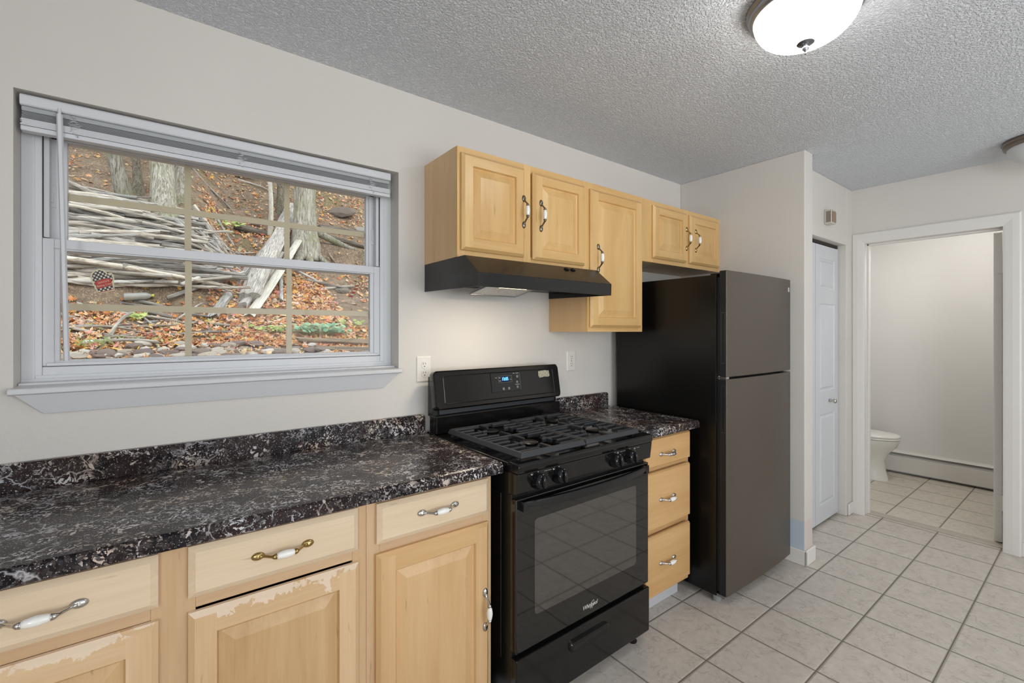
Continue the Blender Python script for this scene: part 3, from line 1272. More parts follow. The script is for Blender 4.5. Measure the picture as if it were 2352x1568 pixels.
# side pressed groove (left side panel detail)
b.box(-.0008, .0045, .10, .58, .22, .80)
obj('side_panel', b, 'black_body', rg, bevel=.003)
b = MB()
b.prism([(.0, .896), (.0, .912), (.006, .920), (.05, .921), (.06, .916), (RD - .07, .916), (RD - .06, .921), (RD, .921), (RD, .886), (.004, .886)], 0, RW)
obj('cooktop', b, 'black', rg, bevel=.003)
b = MB()
b.prism([(.003, .886), (.012, .815), (.060, .805), (.060, .886)], .001, RW - .001)
obj('control_panel', b, 'black', rg, bevel=.003)
text('stove_mark', 'Power Burner', .0062, 'marks', rg, (.137, .0042, .8785), (R(83), 0, 0))
text('stove_mark', 'Power Burner', .0062, 'marks', rg, (.551, .0042, .8785), (R(83), 0, 0))
text('stove_mark', 'Simmer', .0062, 'marks', rg, (.652, .0042, .8785), (R(83), 0, 0))
for x in (.062, .165, .521, .630):
    b = MB()
    z = .8785
    for (a, c, d, e) in ((-.006, .006, .0050, .006), (-.006, .006, -.006, -.0050), (-.006, -.0050, -.006, .006), (.0050, .006, -.006, .006), (-.004, 0, -.004, 0)):
        b.box(x + a * .7, x + c * .7, .0036, .0048, z + d * .8, z + e * .8)
    obj('burner_symbol', b, 'marks', rg)
for i, x in enumerate((.090, .190, .502, .596)):
    k = bpy.data.objects.new('knob', None)
    b = MB()
    b.lathe([(.0245, 0), (.0245, -.005), (.0225, -.009), (.0220, -.020), (.0205, -.026), (.016, -.030), (.004, -.031)], (0, 0, 0), 32, 0, 'y')
    ko = obj('knob', b, 'knob', rg, smooth=True, auto=35)
    ko.location = (x, .0078, .848)
    ko.rotation_euler = (R(-7), 0, 0)
    ko.scale = (1.18, 1.1, 1.18)
    b = MB()
    n = 14
    rings = []
    for yy, sc_ in ((-.022, 1.0), (-.034, .96), (-.039, .86), (-.041, .66)):
        rings.append([(.0072 * sc_ * math.cos(2 * PI * q / n), yy, .0205 * sc_ * math.sin(2 * PI * q / n)) for q in range(n)])
    b.loft(rings)
    obj('knob_grip', b, 'knob', ko, smooth=True, auto=50)
    b = MB()
    b.box(-.0008, .0008, -.0330, -.0300, .0205, .0216)
    obj('knob_pointer', b, 'marks', ko)
    b = MB()
    b.lathe([(.0017, 0), (.0017, -.0012)], (x, .0042, .8805), 8, 0, 'y')
    obj('knob_mark', b, 'marks', rg)

# oven door
b = MB()
b.box(.004, RW - .004, .020, .055, .268, .795)
dr = obj('oven_door', b, 'glass_door', rg, bevel=.004)
b = MB()


def rrect(x0, x1, z0, z1, r, y, n=5):
    pts = []
    for cx, cz, a0 in ((x1 - r, z1 - r, 0), (x0 + r, z1 - r, 90), (x0 + r, z0 + r, 180), (x1 - r, z0 + r, 270)):
        for k in range(n + 1):
            a = R(a0 + 90 * k / n)
            pts.append((cx + r * math.cos(a), y, cz + r * math.sin(a)))
    return pts


b.loft([rrect(.088, .660, .375, .712, .016, .0205), rrect(.088, .660, .375, .712, .016, .0193)])
obj('door_window', b, 'glass_window', dr)
# bow handle of the oven door
b = MB()
n = 28
rings = []
for i in range(n + 1):
    f = i / n
    x = .022 + (RW - .044) * f
    bow = .052 * (1 - (2 * f - 1) ** 4) ** .5 if 0 < f < 1 else 0
    bow = .010 + .040 * math.sin(PI * f) ** .6
    y = .020 - bow
    zt = .789
    zb = .789 - .012 - .020 * math.sin(PI * f) ** .5
    rings.append([(x, y, zt), (x, y - .004, zt - .004), (x, y - .003, zb + .003), (x, y + .001, zb), (x, y + .012, zb + .002), (x, y + .012, zt)])
b.loft(rings)
for x in (.024, RW - .046):
    b.box(x, x + .022, .002, .020, .755, .789)
obj('door_handle', b, 'black_satin', dr, smooth=True, auto=40)
t_ = text('logo', 'Whirlpool', .022, 'marks', dr, (.372, .0198, .305), shear=.25, bold=.0002, sp=.9)
b = MB()
pts = []
for k in range(30):
    a = R(-60 + 300 * k / 29)
    pts.append((.384 + .0085 * math.cos(a) + .008 * math.sin(a) * .9, .0192, .304 + .0155 * math.sin(a)))
b.tube(pts, .0007, 5)
obj('logo_ring', b, 'marks', dr)
# storage drawer
b = MB()
b.box(.002, RW - .002, .016, .050, .058, .250)
dd = obj('storage_drawer', b, 'black', rg, bevel=.005)
b = MB()
outer = rrect(.255, .470, .172, .212, .014, .0165)
b.loft([outer, rrect(.258, .467, .169, .209, .014, .006), rrect(.264, .461, .172, .200, .011, .003), rrect(.268, .457, .176, .196, .010, .004)])
obj('drawer_handle', b, 'black', dd, smooth=True, auto=50)
for x in (.05, RW - .05):
    for y in (.070, .58):
        b = MB()
        b.lathe([(.018, 0), (.020, .006), (.012, .012), (.007, .016), (.007, .051)], (x, y, 0), 14)
        obj('foot', b, 'rubber', rg, smooth=True, auto=40)

# backguard (y near the wall)
YB = .575
b = MB()
b.box(.002, .748, YB, YB + .062, .917, .998)
obj('backguard_base', b, 'black', rg, bevel=.006)
b = MB()
b.box(.004, .746, YB + .030, YB + .080, .99, 1.165)
obj('backguard_back', b, 'black_body', rg, bevel=.003)
b = MB()
b.box(.03, .72, YB + .020, YB + .034, 1.0, 1.03)
obj('oven_vent', b, 'iron', rg)
# tilted control head
b = MB()
hb = [(-.0, 0), (.0, 0)]
x0, x1, z0, z1 = .0, RW, 0, .172
b.loft([rrect(x0 + .004, x1 - .004, z0 + .004, z1 - .004, .016, .045), rrect(x0, x1, z0, z1, .020, .036), rrect(x0, x1, z0, z1, .020, .006),
        rrect(x0 + .006, x1 - .006, z0 + .006, z1 - .006, .018, .0)])
hdp = obj('backguard_head', b, 'black', rg, smooth=True, auto=35)
hdp.location = (0, YB - .008, 1.024)
hdp.rotation_euler = (R(-10), 0, 0)
b = MB()
ri = [rrect(.045, RW - .045, .022, .150, .010, -.0003), rrect(.047, RW - .047, .024, .148, .009, -.0016), rrect(.049, RW - .049, .026, .146, .009, -.0003)]
b.loft(ri, False, False)
obj('panel_line', b, 'black_satin', hdp)
b = MB()
b.loft([rrect(.300, .480, .052, .146, .006, .0), rrect(.300, .480, .052, .146, .006, -.0018), rrect(.303, .477, .055, .143, .005, -.0010)])
obj('display_panel', b, 'screen', hdp)
b = MB()
for (a, c, d, e) in ((.346, .428, .128, .1288), (.346, .428, .098, .0988), (.346, .3468, .098, .1288), (.4272, .428, .098, .1288)):
    b.box(a, c, -.0022, -.0010, d, e)
obj('display_border', b, 'marks_dim', hdp)
b = MB()
b.box(.364, .408, -.0016, -.0011, .101, .126)
obj('clock_display', b, 'digit_glow', hdp)
text('clock_digits', '10:05', .0235, 'digits', hdp, (.386, -.0020, .1135), sx=.78, bold=.0004)
for body, x, z, s in (('Bake', .354, .121, .0055), ('Broil', .355, .106, .0055), ('Start', .442, .1385, .006), ('Cancel', .462, .1385, .006), ('Clean', .332, .122, .0055),
                      ('Temp/Time', .459, .083, .0055), ('Timer', .420, .110, .0045)):
    text('key_label', body, s, 'marks', hdp, (x, -.0022, z))
for x, z, w_k, h_k in ((.330, .093, .013, .013), (.372, .067, .012, .012), (.405, .067, .012, .012), (.459, .095, .011, .011), (.459, .071, .011, .011), (.443, .122, .013, .014), (.463, .122, .011, .012), (.318, .120, .030, .016)):
    b = MB()
    ou = rrect(x - w_k / 2, x + w_k / 2, z - h_k / 2, z + h_k / 2, .002, -.0012, 3)
    b.loft([ou, [(p[0], -.0021, p[2]) for p in ou]])
    obj('key', b, 'marks_dim' if w_k < .013 else 'black_satin', hdp)
# torn paper label
b = MB()
poly = [(.603, .121), (.606, .140), (.650, .143), (.678, .140), (.681, .113), (.672, .108), (.645, .110), (.612, .106), (.606, .112)]
b.prism(poly, -.0012, .0002, 'y')
obj('paper_label', b, 'sticker', hdp)

# burners and grates
BC = [(.185, .165), (.185, .420), (.555, .165), (.555, .420)]
for i, (x, y) in enumerate(BC):
    b = MB()
    b.lathe([(.062, .9165), (.058, .920), (.050, .921), (.044, .930), (.030, .933)], (x, y, 0), 28)
    bo = obj('burner', b, 'black_body', rg, smooth=True, auto=35)
    b = MB()
    b.lathe([(.034, .933), (.036, .936), (.036, .940), (.030, .943), (.004, .944)], (x, y, 0), 28)
    obj('burner_cap', b, 'black_body', bo, smooth=True, auto=35)


def bar(b, p, q, w=.0085, z0=.934, z1=.950):
    (xa, ya), (xb, yb) = p, q
    dx, dy = xb - xa, yb - ya
    L = math.hypot(dx, dy)
    nx, ny = -dy / L * w / 2, dx / L * w / 2
    nx2, ny2 = nx * .62, ny * .62
    lo = [(xa + nx, ya + ny, z0), (xb + nx, yb + ny, z0), (xb - nx, yb - ny, z0), (xa - nx, ya - ny, z0)]
    mid = [(v[0], v[1], z1 - .004) for v in lo]
    hi = [(xa + nx2, ya + ny2, z1), (xb + nx2, yb + ny2, z1), (xb - nx2, yb - ny2, z1), (xa - nx2, ya - ny2, z1)]
    b.loft([lo, mid, hi])


for gx0, gx1 in ((.028, .3525), (.3545, .686)):
    b = MB()
    gy0, gy1 = .022, .520
    fw = .016
    # outer frame, front and side rails with sloping shoulders
    def fr_ring(ins, z):
        return [(gx0 + ins, gy0 + ins, z), (gx1 - ins, gy0 + ins, z), (gx1 - ins, gy1 - ins, z), (gx0 + ins, gy1 - ins, z)]
    b.loft([fr_ring(.004, .928), fr_ring(0, .932), fr_ring(.007, .950), fr_ring(.013, .951), fr_ring(.015, .936), fr_ring(.004, .928)], False, False)
    gm = (gy0 + gy1) / 2
    gc = (gx0 + gx1) / 2
    bar(b, (gx0 + .01, gm), (gx1 - .01, gm), .011)
    for yy0, yy1 in ((gy0, gm), (gm, gy1)):
        cy = (yy0 + yy1) / 2
        bar(b, (gx0 + .012, cy), (gc - .045, cy))
        bar(b, (gc + .045, cy), (gx1 - .012, cy))
        bar(b, (gc - .005, yy0 + .010), (gc - .005, cy - .048))
        bar(b, (gc - .005, cy + .048), (gc - .005, yy1 - .010))
        bar(b, (gc - .070, cy - .022), (gc - .070, cy + .030), .0075)
        bar(b, (gc + .070, cy - .030), (gc + .070, cy + .022), .0075)
        for dy in (-.094, -.047, .047, .094):
            ln = .100 if abs(dy) > .07 else .072
            bar(b, (gx0 + .012, cy + dy), (gx0 + .012 + ln, cy + dy), .0085)
            bar(b, (gx1 - .012 - ln, cy + dy), (gx1 - .012, cy + dy), .0085)
    for fx in (gx0 + .012, gx1 - .012):
        for fy in (gy0 + .03, gm, gy1 - .02):
            b.box(fx - .006, fx + .006, fy - .006, fy + .006, .9165, .936)
    obj('grate', b, 'iron', rg, bevel=.0012)

# ------------------------------------------------------------------ refrigerator
fg = thing('refrigerator', 'tall black top-freezer refrigerator with textured doors', 'refrigerator', (2.212, 1.15, 0))
FW = .738
b = MB()
b.box(0, FW - .004, .062, .70, .035, 1.655)
obj('cabinet_body', b, 'fridge_side', fg, bevel=.004)
b = MB()
b.box(.008, FW - .01, .046, .062, .06, 1.64)
obj('gasket', b, 'gasket', fg)


def fdoor(z0, z1, nm, hz0, hz1):
    b = MB()
    # slightly bowed front
    n = 10
    prof = []
    for k in range(n + 1):
        f = k / n
        y = .010 - .010 * math.sin(PI * f) ** .8
        prof.append((f * FW, y))
    prof = [(0.0, .014)] + [(x, y) for x, y in prof] + [(FW, .014)]
    pl = [(0, .044)] + prof + [(FW, .044)]
    pl = pl[:1] + prof + pl[-1:]
    b.prism(pl, z0, z1, 'z')
    o = obj(nm, b, 'fridge_door', fg, bevel=.0025)
    # side edge strip (darker smooth trim where the grip is)
    b = MB()
    b.box(-.0012, .0012, .013, .044, z0 + .002, z1 - .002)
    obj('door_edge', b, 'fridge_edge', o)
    # recessed grip
    b = MB()
    rr = [(p[2], p[0]) for p in []]
    b.box(-.0022, .004, .0165, .0185, hz0 - .006, hz1 + .006, 0)
    b.box(-.0022, .004, .0345, .0365, hz0 - .006, hz1 + .006, 0)
    b.box(-.0022, .004, .0165, .0365, hz0 - .008, hz0 - .004, 0)
    b.box(-.0022, .004, .0165, .0365, hz1 + .004, hz1 + .008, 0)
    obj('grip_rim', b, simple('grip_rim_grey', (52, 52, 56), .3), o)
    b = MB()
    b.box(-.0018, -.0008, .0185, .0345, hz0 - .004, hz1 + .004)
    obj('grip_recess', b, 'rubber', o)
    return o


fz = fdoor(1.141, 1.672, 'freezer_door', 1.215, 1.455)
fdoor(.05, 1.130, 'main_door', .87, 1.09)
b = MB()
b.box(.700, .716, -.0014 + .008, .0005 + .008, 1.600, 1.626)
obj('badge', b, 'marks', fz)
b = MB()
b.box(.0, .030, .012, .058, 1.131, 1.1405)
b.tube([(.012, .05, 1.128), (.012, .05, 1.144)], .007, 10)
obj('centre_hinge', b, 'chrome', fg)
b = MB()
b.box(.01, .07, .02, .10, 1.6555, 1.664)
b.box(.66, .73, .02, .10, 1.6555, 1.668)
obj('top_hinge', b, 'black_satin', fg, bevel=.002)
for x in (.03, FW - .03):
    b = MB()
    b.lathe([(.020, 0), (.021, .004), (.021, .028), (.018, .036)], (x, .075, 0), 18)
    obj('levelling_foot', b, 'foot', fg, smooth=True, auto=40)
    b = MB()
    b.lathe([(.02, 0), (.02, .036)], (x, .62, 0), 12)
    obj('levelling_foot', b, 'foot', fg, smooth=True, auto=40)
b = MB()
b.box(.004, .03, .02, .07, .036, .049)
obj('bottom_hinge', b, 'nickel', fg, bevel=.002)

# ------------------------------------------------------------------ outlets
for x, lab in ((.938, 'white duplex electrical outlet between window and stove'), (1.868, 'white duplex electrical outlet on the wall left of the refrigerator')):
    t = thing('electrical_outlet', lab, 'outlet', (x, YW, 1.198))
    b = MB()
    b.loft([[(p[0], -.0003, p[2]) for p in rrect(-.035, .035, -.0575, .0575, .003, 0)], [(p[0], -.004, p[2]) for p in rrect(-.035, .035, -.0575, .0575, .003, 0)],
            [(p[0], -.006, p[2]) for p in rrect(-.031, .031, -.0535, .0535, .003, 0)]])
    obj('wall_plate', b, 'plastic', t)
    for dz in (-.020, .020):
        b = MB()
        n = 20
        ring = []
        for k in range(n):
            a = 2 * PI * k / n
            ring.append((max(-.0135, min(.0135, .0172 * math.cos(a))), 0, max(-.0165, min(.0165, .0172 * math.sin(a)))))
        b.loft([[(p[0], -.0058, p[2] + dz) for p in ring], [(p[0], -.0078, p[2] + dz) for p in ring]])
        rc = obj('receptacle', b, 'plastic', t, bevel=.0004)
        b = MB()
        b.box(-.0075, -.0055, -.0082, -.0076, dz, dz + .009)
        b.box(.0045, .0065, -.0082, -.0076, dz + .001, dz + .008)
        b.lathe([(.0026, -.0076), (.0026, -.0082)], (0, 0, dz - .008), 10, 0, 'y')
        obj('slots', b, 'slot', rc)
    b = MB()
    b.lathe([(.003, -.006), (.003, -.0072)], (0, 0, 0), 10, 0, 'y')
    obj('screw', b, 'chrome', t)

# ------------------------------------------------------------------ ceiling lights
def ceiling_light(label, x, y, ring='nickel', glass='bowl', s=1.0, finial=True):
    t = thing('ceiling_light', label, 'ceiling light', (x, y, H))
    b = MB()
    b.lathe([(.150 * s, 0), (.168 * s, -.004), (.170 * s, -.012), (.162 * s, -.020), (.164 * s, -.028), (.160 * s, -.038), (.150 * s, -.042), (.140 * s, -.036)], (0, 0, 0), 64)
    obj('mounting_ring', b, ring, t, smooth=True, auto=50)
    b = MB()
    pr_ = []
    for k in range(13):
        a = PI / 2 * k / 12
        pr_.append((.149 * s * math.cos(a) ** .75 + .0005, -.034 - .098 * s * math.sin(a)))
    b.lathe(pr_, (0, 0, 0), 64)
    obj('glass_bowl', b, glass, t, smooth=True)
    if finial:
        z = -.034 - .098 * s
        b = MB()
        b.lathe([(.004, z + .001), (.023, z - .001), (.025, z - .004), (.022, z - .006), (.006, z - .008), (.005, z - .014), (.009, z - .016), (.010, z - .022), (.005, z - .028), (.0025, z - .033), (.004, z - .036), (.003, z - .039), (.0005, z - .040)], (0, 0, 0), 32)
        obj('finial', b, 'nickel', t, smooth=True, auto=50)
    return t


ceiling_light('lit white glass dome ceiling light with a silver ring and finial', 1.640, .600)
ceiling_light('unlit glass ceiling light with a bronze ring, at the right edge', 3.83, .225, 'bronze', 'frosted')
t = ceiling_light('lit dome ceiling light in the bathroom behind the doorway', 4.72, .80, 'nickel', 'bowl_bath')  # out of view, added as the bathroom's light source

# ------------------------------------------------------------------ door chime
t = thing('door_chime', 'small boxy door chime with a brown grille above the closet door', 'door chime', (3.588, 1.1995, 2.10))
b = MB()
b.box(0, .082, -.045, 0, 0, .095)
obj('housing', b, simple('aged_clear_plastic', (196, 188, 176), .2), t, bevel=.004)
b = MB()
b.box(.006, .076, -.0475, -.045, .012, .083)
m = NT('brown_grille')
wv = m.n('ShaderNodeTexWave')
wv.bands_direction = 'Z'
wv.inputs['Scale'].default_value = 55
tc = m.n('ShaderNodeTexCoord')
m.l(tc.outputs['Object'], wv.inputs[0])
m.base(m.ramp(wv.outputs[0], [(.3, lin((104, 76, 50))), (.7, lin((176, 156, 132)))]))
obj('grille', b, m.m, t)
b = MB()
b.box(-.0008, .0002, -.040, -.012, .010, .085)
obj('side_lining', b, simple('bent_metal_lining', (140, 130, 118), .35, .4), t)

# ------------------------------------------------------------------ baseboard heater
t = thing('baseboard_heater', 'white baseboard heater along the bathroom wall', 'heater', (5.68, .31, 0))
L = 1.57
b = MB()
b.box(-.062, -.057, 0, L, .022, .168)
obj('front_panel', b, 'trim', t, bevel=.002)
b = MB()
b.prism([(-.0005, .215), (-.030, .215), (-.056, .200), (-.056, .196), (-.030, .205), (-.0005, .205)], 0, L, 'y')
obj('top_hood', b, 'trim', t)
b = MB()
for k in range(3):
    b.prism([(-.058 + k * .006, .160 + k * .010), (-.052 + k * .006, .167 + k * .010), (-.0515 + k * .006, .1665 + k * .010), (-.0575 + k * .006, .1595 + k * .010)], 0, L, 'y')
obj('louvre', b, simple('heater_grey_louvre', (196, 192, 186), .5), t)
b = MB()
b.box(-.050, -.001, 0, L, .03, .150)
obj('back_housing', b, 'slot', t)

# ------------------------------------------------------------------ toilet
t = thing('toilet', 'white ceramic toilet with closed lid in the bathroom', 'toilet', (5.27, 1.87, 0))


def egg(w, y0, y1, z, n=36, p=2.3):
    """rounded outline, front at y0 (negative), back at y1"""
    cy = (y0 + y1) / 2 + (y1 - y0) * .10
    pts = []
    for k in range(n):
        a = 2 * PI * k / n
        cx = abs(math.cos(a)) ** (2 / p) * (1 if math.cos(a) > 0 else -1)
        sy = abs(math.sin(a)) ** (2 / p) * (1 if math.sin(a) > 0 else -1)
        ry = (y1 - cy) if sy > 0 else (cy - y0)
        pts.append((w * cx, cy + ry * sy, z))
    return pts


b = MB()
b.loft([egg(.105, -.62, -.12, 0), egg(.105, -.62, -.12, .02), egg(.096, -.60, -.12, .10), egg(.098, -.595, -.12, .18), egg(.125, -.625, -.10, .25),
        egg(.165, -.685, -.10, .32), egg(.180, -.702, -.10, .365), egg(.180, -.702, -.10, .380)])
obj('bowl', b, 'ceramic', t, smooth=True, auto=60)
b = MB()
b.loft([egg(.182, -.705, -.16, .384), egg(.186, -.708, -.16, .388), egg(.186, -.708, -.16, .396), egg(.182, -.705, -.16, .400)])
obj('seat', b, 'ceramic', t, smooth=True, auto=60)
b = MB()
b.loft([egg(.184, -.706, -.16, .404), egg(.187, -.709, -.16, .410), egg(.184, -.704, -.16, .420), egg(.16, -.67, -.17, .428), egg(.08, -.55, -.20, .434)])
obj('lid', b, 'ceramic', t, smooth=True, auto=60)
b = MB()
b.box(-.22, .22, -.19, -.01, .36, .72)
b.box(-.15, .15, -.24, -.01, .30, .40)
obj('tank', b, 'ceramic', t, bevel=.02, seg=3)
b = MB()
b.box(-.23, .23, -.20, -.005, .7205, .75)
obj('tank_lid', b, 'ceramic', t, bevel=.01)

# ------------------------------------------------------------------ window stickers
t = thing('mitten_sticker', 'black and cream checked oven-mitt sticker with a red panel on the lower pane', 'sticker', (-.162, 2.0045, 1.533))
t.scale = (.64, 1, .76)


def mitt(off):
    # outline in x,z (upright), grown by off
    base_ = [(-.030, -.040), (-.032, -.020), (-.036, .005), (-.036, .025), (-.030, .038), (-.016, .047), (0, .049), (.012, .044), (.019, .032), (.021, .018),
             (.024, .015), (.030, .024), (.038, .024), (.042, .015), (.040, .002), (.034, -.010), (.031, -.024), (.031, -.042)]
    c = Vector((0, 0))
    out = []
    n = len(base_)
    for i, p in enumerate(base_):
        a = Vector(base_[i - 1])
        d = Vector(base_[(i + 1) % n])
        tn = (d - a).normalized()
        nr = Vector((-tn.y, tn.x))
        out.append((p[0] + nr.x * off, p[1] + nr.y * off))
    return out


def yrot(o, ang):
    o.rotation_euler = (0, ang, 0)


b = MB()
b.prism(mitt(.0065), -.0004, .0008, 'y')
yrot(obj('border', b, 'mitt_cream', t), R(-17))
b = MB()
b.prism(mitt(0), -.0009, -.0003, 'y')
yrot(obj('mitt_print', b, 'gingham', t), R(-17))
b = MB()
b.prism([(-.029, -.026), (.030, -.024), (.034, .004), (.0, .010), (-.033, .003)], -.0013, -.0008, 'y')
b.tube([(-.032, -.0012, -.042), (0, -.0012, -.0435), (.032, -.0012, -.042)], .0012, 5)
yrot(obj('red_panel', b, 'mitt_red', t), R(-17))
g_ = bpy.data.objects.new('print_text', None)
for body, z, s in (("SANTA'S", -.0035, .0118), ('Baking Crew', -.0165, .0112)):
    o = text('print_text', body, s, 'mitt_cream', t, (0, 0, 0))
    o.rotation_euler = (R(90), R(-17), 0)
    o.location = Matrix.Rotation(R(-17), 3, 'Y') @ Vector((.001, -.0015, z))
t = thing('candy_cane_sticker', 'red and cream striped candy cane sticker at the right of the lower pane', 'sticker', (.672, 2.0045, 1.553))


def cane_pts():
    pts = [(-.034, -.040), (-.024, -.024), (-.014, -.008), (-.004, .008)]
    for k in range(9):
        a = R(150 - 30 * k)
        pts.append((.010 + .0135 * math.cos(a), .014 + .0135 * math.sin(a)))
    return pts


cp = cane_pts()


def ribbon(b, pts, w, y0, y1, caps=True):
    L, Rr = [], []
    for i, p in enumerate(pts):
        a = Vector(pts[max(0, i - 1)])
        d = Vector(pts[min(len(pts) - 1, i + 1)])
        tn = (d - a).normalized()
        nr = Vector((-tn.y, tn.x)) * w
        L.append((p[0] + nr.x, p[1] + nr.y))
        Rr.append((p[0] - nr.x, p[1] - nr.y))
    for i in range(len(pts) - 1):
        b.prism([L[i], L[i + 1], Rr[i + 1], Rr[i]], y0, y1, 'y')


b = MB()
ribbon(b, cp, .0105, -.0004, .0008)
obj('border', b, 'cane_cream', t)
b = MB()
ribbon(b, cp, .0062, -.0007, -.0003)
obj('cane_print', b, 'mitt_cream', t)
b = MB()
for i in range(len(cp) - 1):
    a = Vector(cp[i])
    d = Vector(cp[i + 1])
    m2 = (a + d) / 2
    q = (d - a) * .28
    tn = (d - a).normalized()
    nr = Vector((-tn.y, tn.x)) * .0062
    sk = tn * .003
    q = q * 1.15
    if (d - a).length > .01 or i % 2:
        pts = [m2 - q + nr - sk, m2 + q + nr - sk, m2 + q - nr + sk, m2 - q - nr + sk]
        b.prism([(p.x, p.y) for p in pts], -.0012, -.0005, 'y')
obj('red_stripe', b, 'cane_red', t)

# ------------------------------------------------------------------ outside: the wooded slope
def interp(tab, x):
    if x <= tab[0][0]:
        return tab[0][1]
    for (a, u), (c, v) in zip(tab, tab[1:]):
        if x <= c:
            return u + (v - u) * (x - a) / (c - a)
    return tab[-1][1]


T_RIGHT = [(2, .85), (3.4, .98), (4.2, 1.15), (4.6, 1.27), (5.3, 1.60), (6.5, 2.16), (6.85, 2.30), (7.0, 2.62), (7.4, 2.82), (8, 3.30), (9.2, 4.25), (11, 5.7), (13, 7.2), (20, 12.5)]
T_LEFT = [(2, .85), (3.4, .98), (4.2, 1.15), (4.6, 1.27), (5.25, 1.54), (5.42, 1.62), (5.52, 1.80), (5.95, 2.20), (6.3, 2.66), (6.8, 2.92), (7.85, 3.66), (9.5, 4.95), (11.5, 6.4), (20, 12.5)]


def hill(x, y):
    k = min(1, max(0, (x - .25) / .55))
    k = k * k * (3 - 2 * k)
    z = interp(T_LEFT, y) * (1 - k) + interp(T_RIGHT, y) * k
    a = min(1, max(0, (y - 3.6)))
    z += a * .05 * noise.noise(Vector((x * 1.3, y * 1.3, 0))) + a * .022 * noise.noise(Vector((x * 4.5, y * 4.5, 3)))
    return z


def hill_n(x, y):
    e = .04
    return Vector((-(hill(x + e, y) - hill(x - e, y)) / (2 * e), -(hill(x, y + e) - hill(x, y - e)) / (2 * e), 1)).normalized()


def on_hill(u, v):
    """where a sight line of the photograph meets the slope"""
    c, s = math.cos(R(52.8)), math.sin(R(52.8))
    a, b_ = (u - 1176) / 1050, (v - 760) / 1050
    d = Vector((c + a * s, s - a * c, -b_))
    t = 3.4 / d.y
    while t < 16:
        p = d * t
        if p.z + 1.37 < hill(p.x, p.y):
            break
        t += .01
    return Vector((p.x, p.y, hill(p.x, p.y)))


m = NT('forest_soil')
v = m.coord()
n1 = m.noise(v, 3.5, 6, .65)
n2 = m.noise(v, 26, 5, .7)
n3 = m.noise(v, 90, 3, .7)
c = m.ramp(n1, [(.3, lin((112, 94, 78))), (.55, lin((142, 122, 104))), (.75, lin((164, 146, 126)))])
c = m.mix(m.ramp(n2, [(.48, 0), (.66, .75)]), c, lin((188, 160, 128)))
c = m.mix(m.ramp(n3, [(.56, 0), (.64, .85)]), c, lin((212, 196, 172)))
c = m.mix(m.ramp(n3, [(.30, .8), (.40, 0)]), c, lin((58, 44, 34)))
moss = m.noise(v, 1.1, 4)
c = m.mix(m.ramp(moss, [(.60, 0), (.70, .55)]), c, lin((126, 124, 72)))
m.base(c)
m.set(rough=.9, spec=.1)
m.bump(m.math('ADD', n2, m.math('MULTIPLY', n3, .5)), 1.0, .03)
M['soil'] = m.m

b = MB()
xs = [-7 + .14 * i for i in range(0, 130)]
ys = [2.12 + .05 * i for i in range(0, 130)] + [8.62 + .25 * i for i in range(1, 46)]
nx = len(xs)
vs_ = [(x, y, hill(x, y)) for y in ys for x in xs]
fs_ = [(j * nx + i, j * nx + i + 1, (j + 1) * nx + i + 1, (j + 1) * nx + i) for j in range(len(ys) - 1) for i in range(nx - 1)]
b.add(vs_, fs_)
struct(obj('hillside', b, 'soil', smooth=True, fix=False), 'steep brown soil slope rising behind the window', 'hillside')

# ---- bark / dead wood
def bark(name, c1, c2, sc=24, bump=1.0, moss_=0):
    m = NT(name)
    v = m.coord(scale=(sc, sc, sc * .11))
    oi = m.n('ShaderNodeObjectInfo')
    n = m.noise(v, 1, 6, .65, 1.2)
    n2 = m.noise(m.coord(), 4, 4)
    c = m.ramp(n, [(.34, lin(c1)), (.60, lin(c2))])
    if moss_:
        c = m.mix(m.ramp(n2, [(.45, 0), (.65, moss_)]), c, lin((134, 136, 96)))
    hv = m.n('ShaderNodeHueSaturation')
    m.l(c, hv.inputs['Color'])
    m.l(m.math('MULTIPLY_ADD', oi.outputs['Random'], .5, .75), hv.inputs['Value'])
    m.base(hv.outputs[0])
    m.set(rough=.85, spec=.15)
    m.bump(n, bump, .02)
    return m.m


M['bark_grey'] = bark('grey_tree_bark', (112, 104, 92), (196, 190, 176), 48, 1.0, .6)
M['bark_dark'] = bark('dark_tree_bark', (88, 78, 66), (158, 148, 130), 40, 1.0, .3)
M['bark_pale'] = bark('pale_smooth_bark', (176, 172, 158), (216, 212, 200), 18, .3)


def stickmat(name, c1, c2, sc=60):
    m = NT(name)
    v = m.coord(scale=(sc * .07, sc, sc))
    oi = m.n('ShaderNodeObjectInfo')
    n = m.noise(v, 1, 5, .65, .8)
    c = m.ramp(n, [(.32, lin(c1)), (.62, lin(c2))])
    hv = m.n('ShaderNodeHueSaturation')
    m.l(c, hv.inputs['Color'])
    m.l(m.math('MULTIPLY_ADD', oi.outputs['Random'], .75, .62), hv.inputs['Value'])
    wn = m.n('ShaderNodeTexWhiteNoise')
    wn.noise_dimensions = '1D'
    m.l(oi.outputs['Random'], wn.inputs['W'])
    m.l(m.math('MULTIPLY_ADD', wn.outputs['Value'], .7, .35), hv.inputs['Saturation'])
    m.base(hv.outputs[0])
    m.set(rough=.8, spec=.15)
    m.bump(n, .8, .01)
    return m.m


M['stick'] = stickmat('weathered_branch_wood', (108, 97, 86), (204, 194, 180))
M['dead'] = stickmat('bleached_dead_wood', (96, 90, 84), (190, 184, 176), 95)
M['plank'] = stickmat('split_pale_wood', (150, 142, 126), (196, 190, 176), 50)
M['stick_dark'] = stickmat('rotten_log_wood', (88, 74, 58), (150, 132, 110), 50)


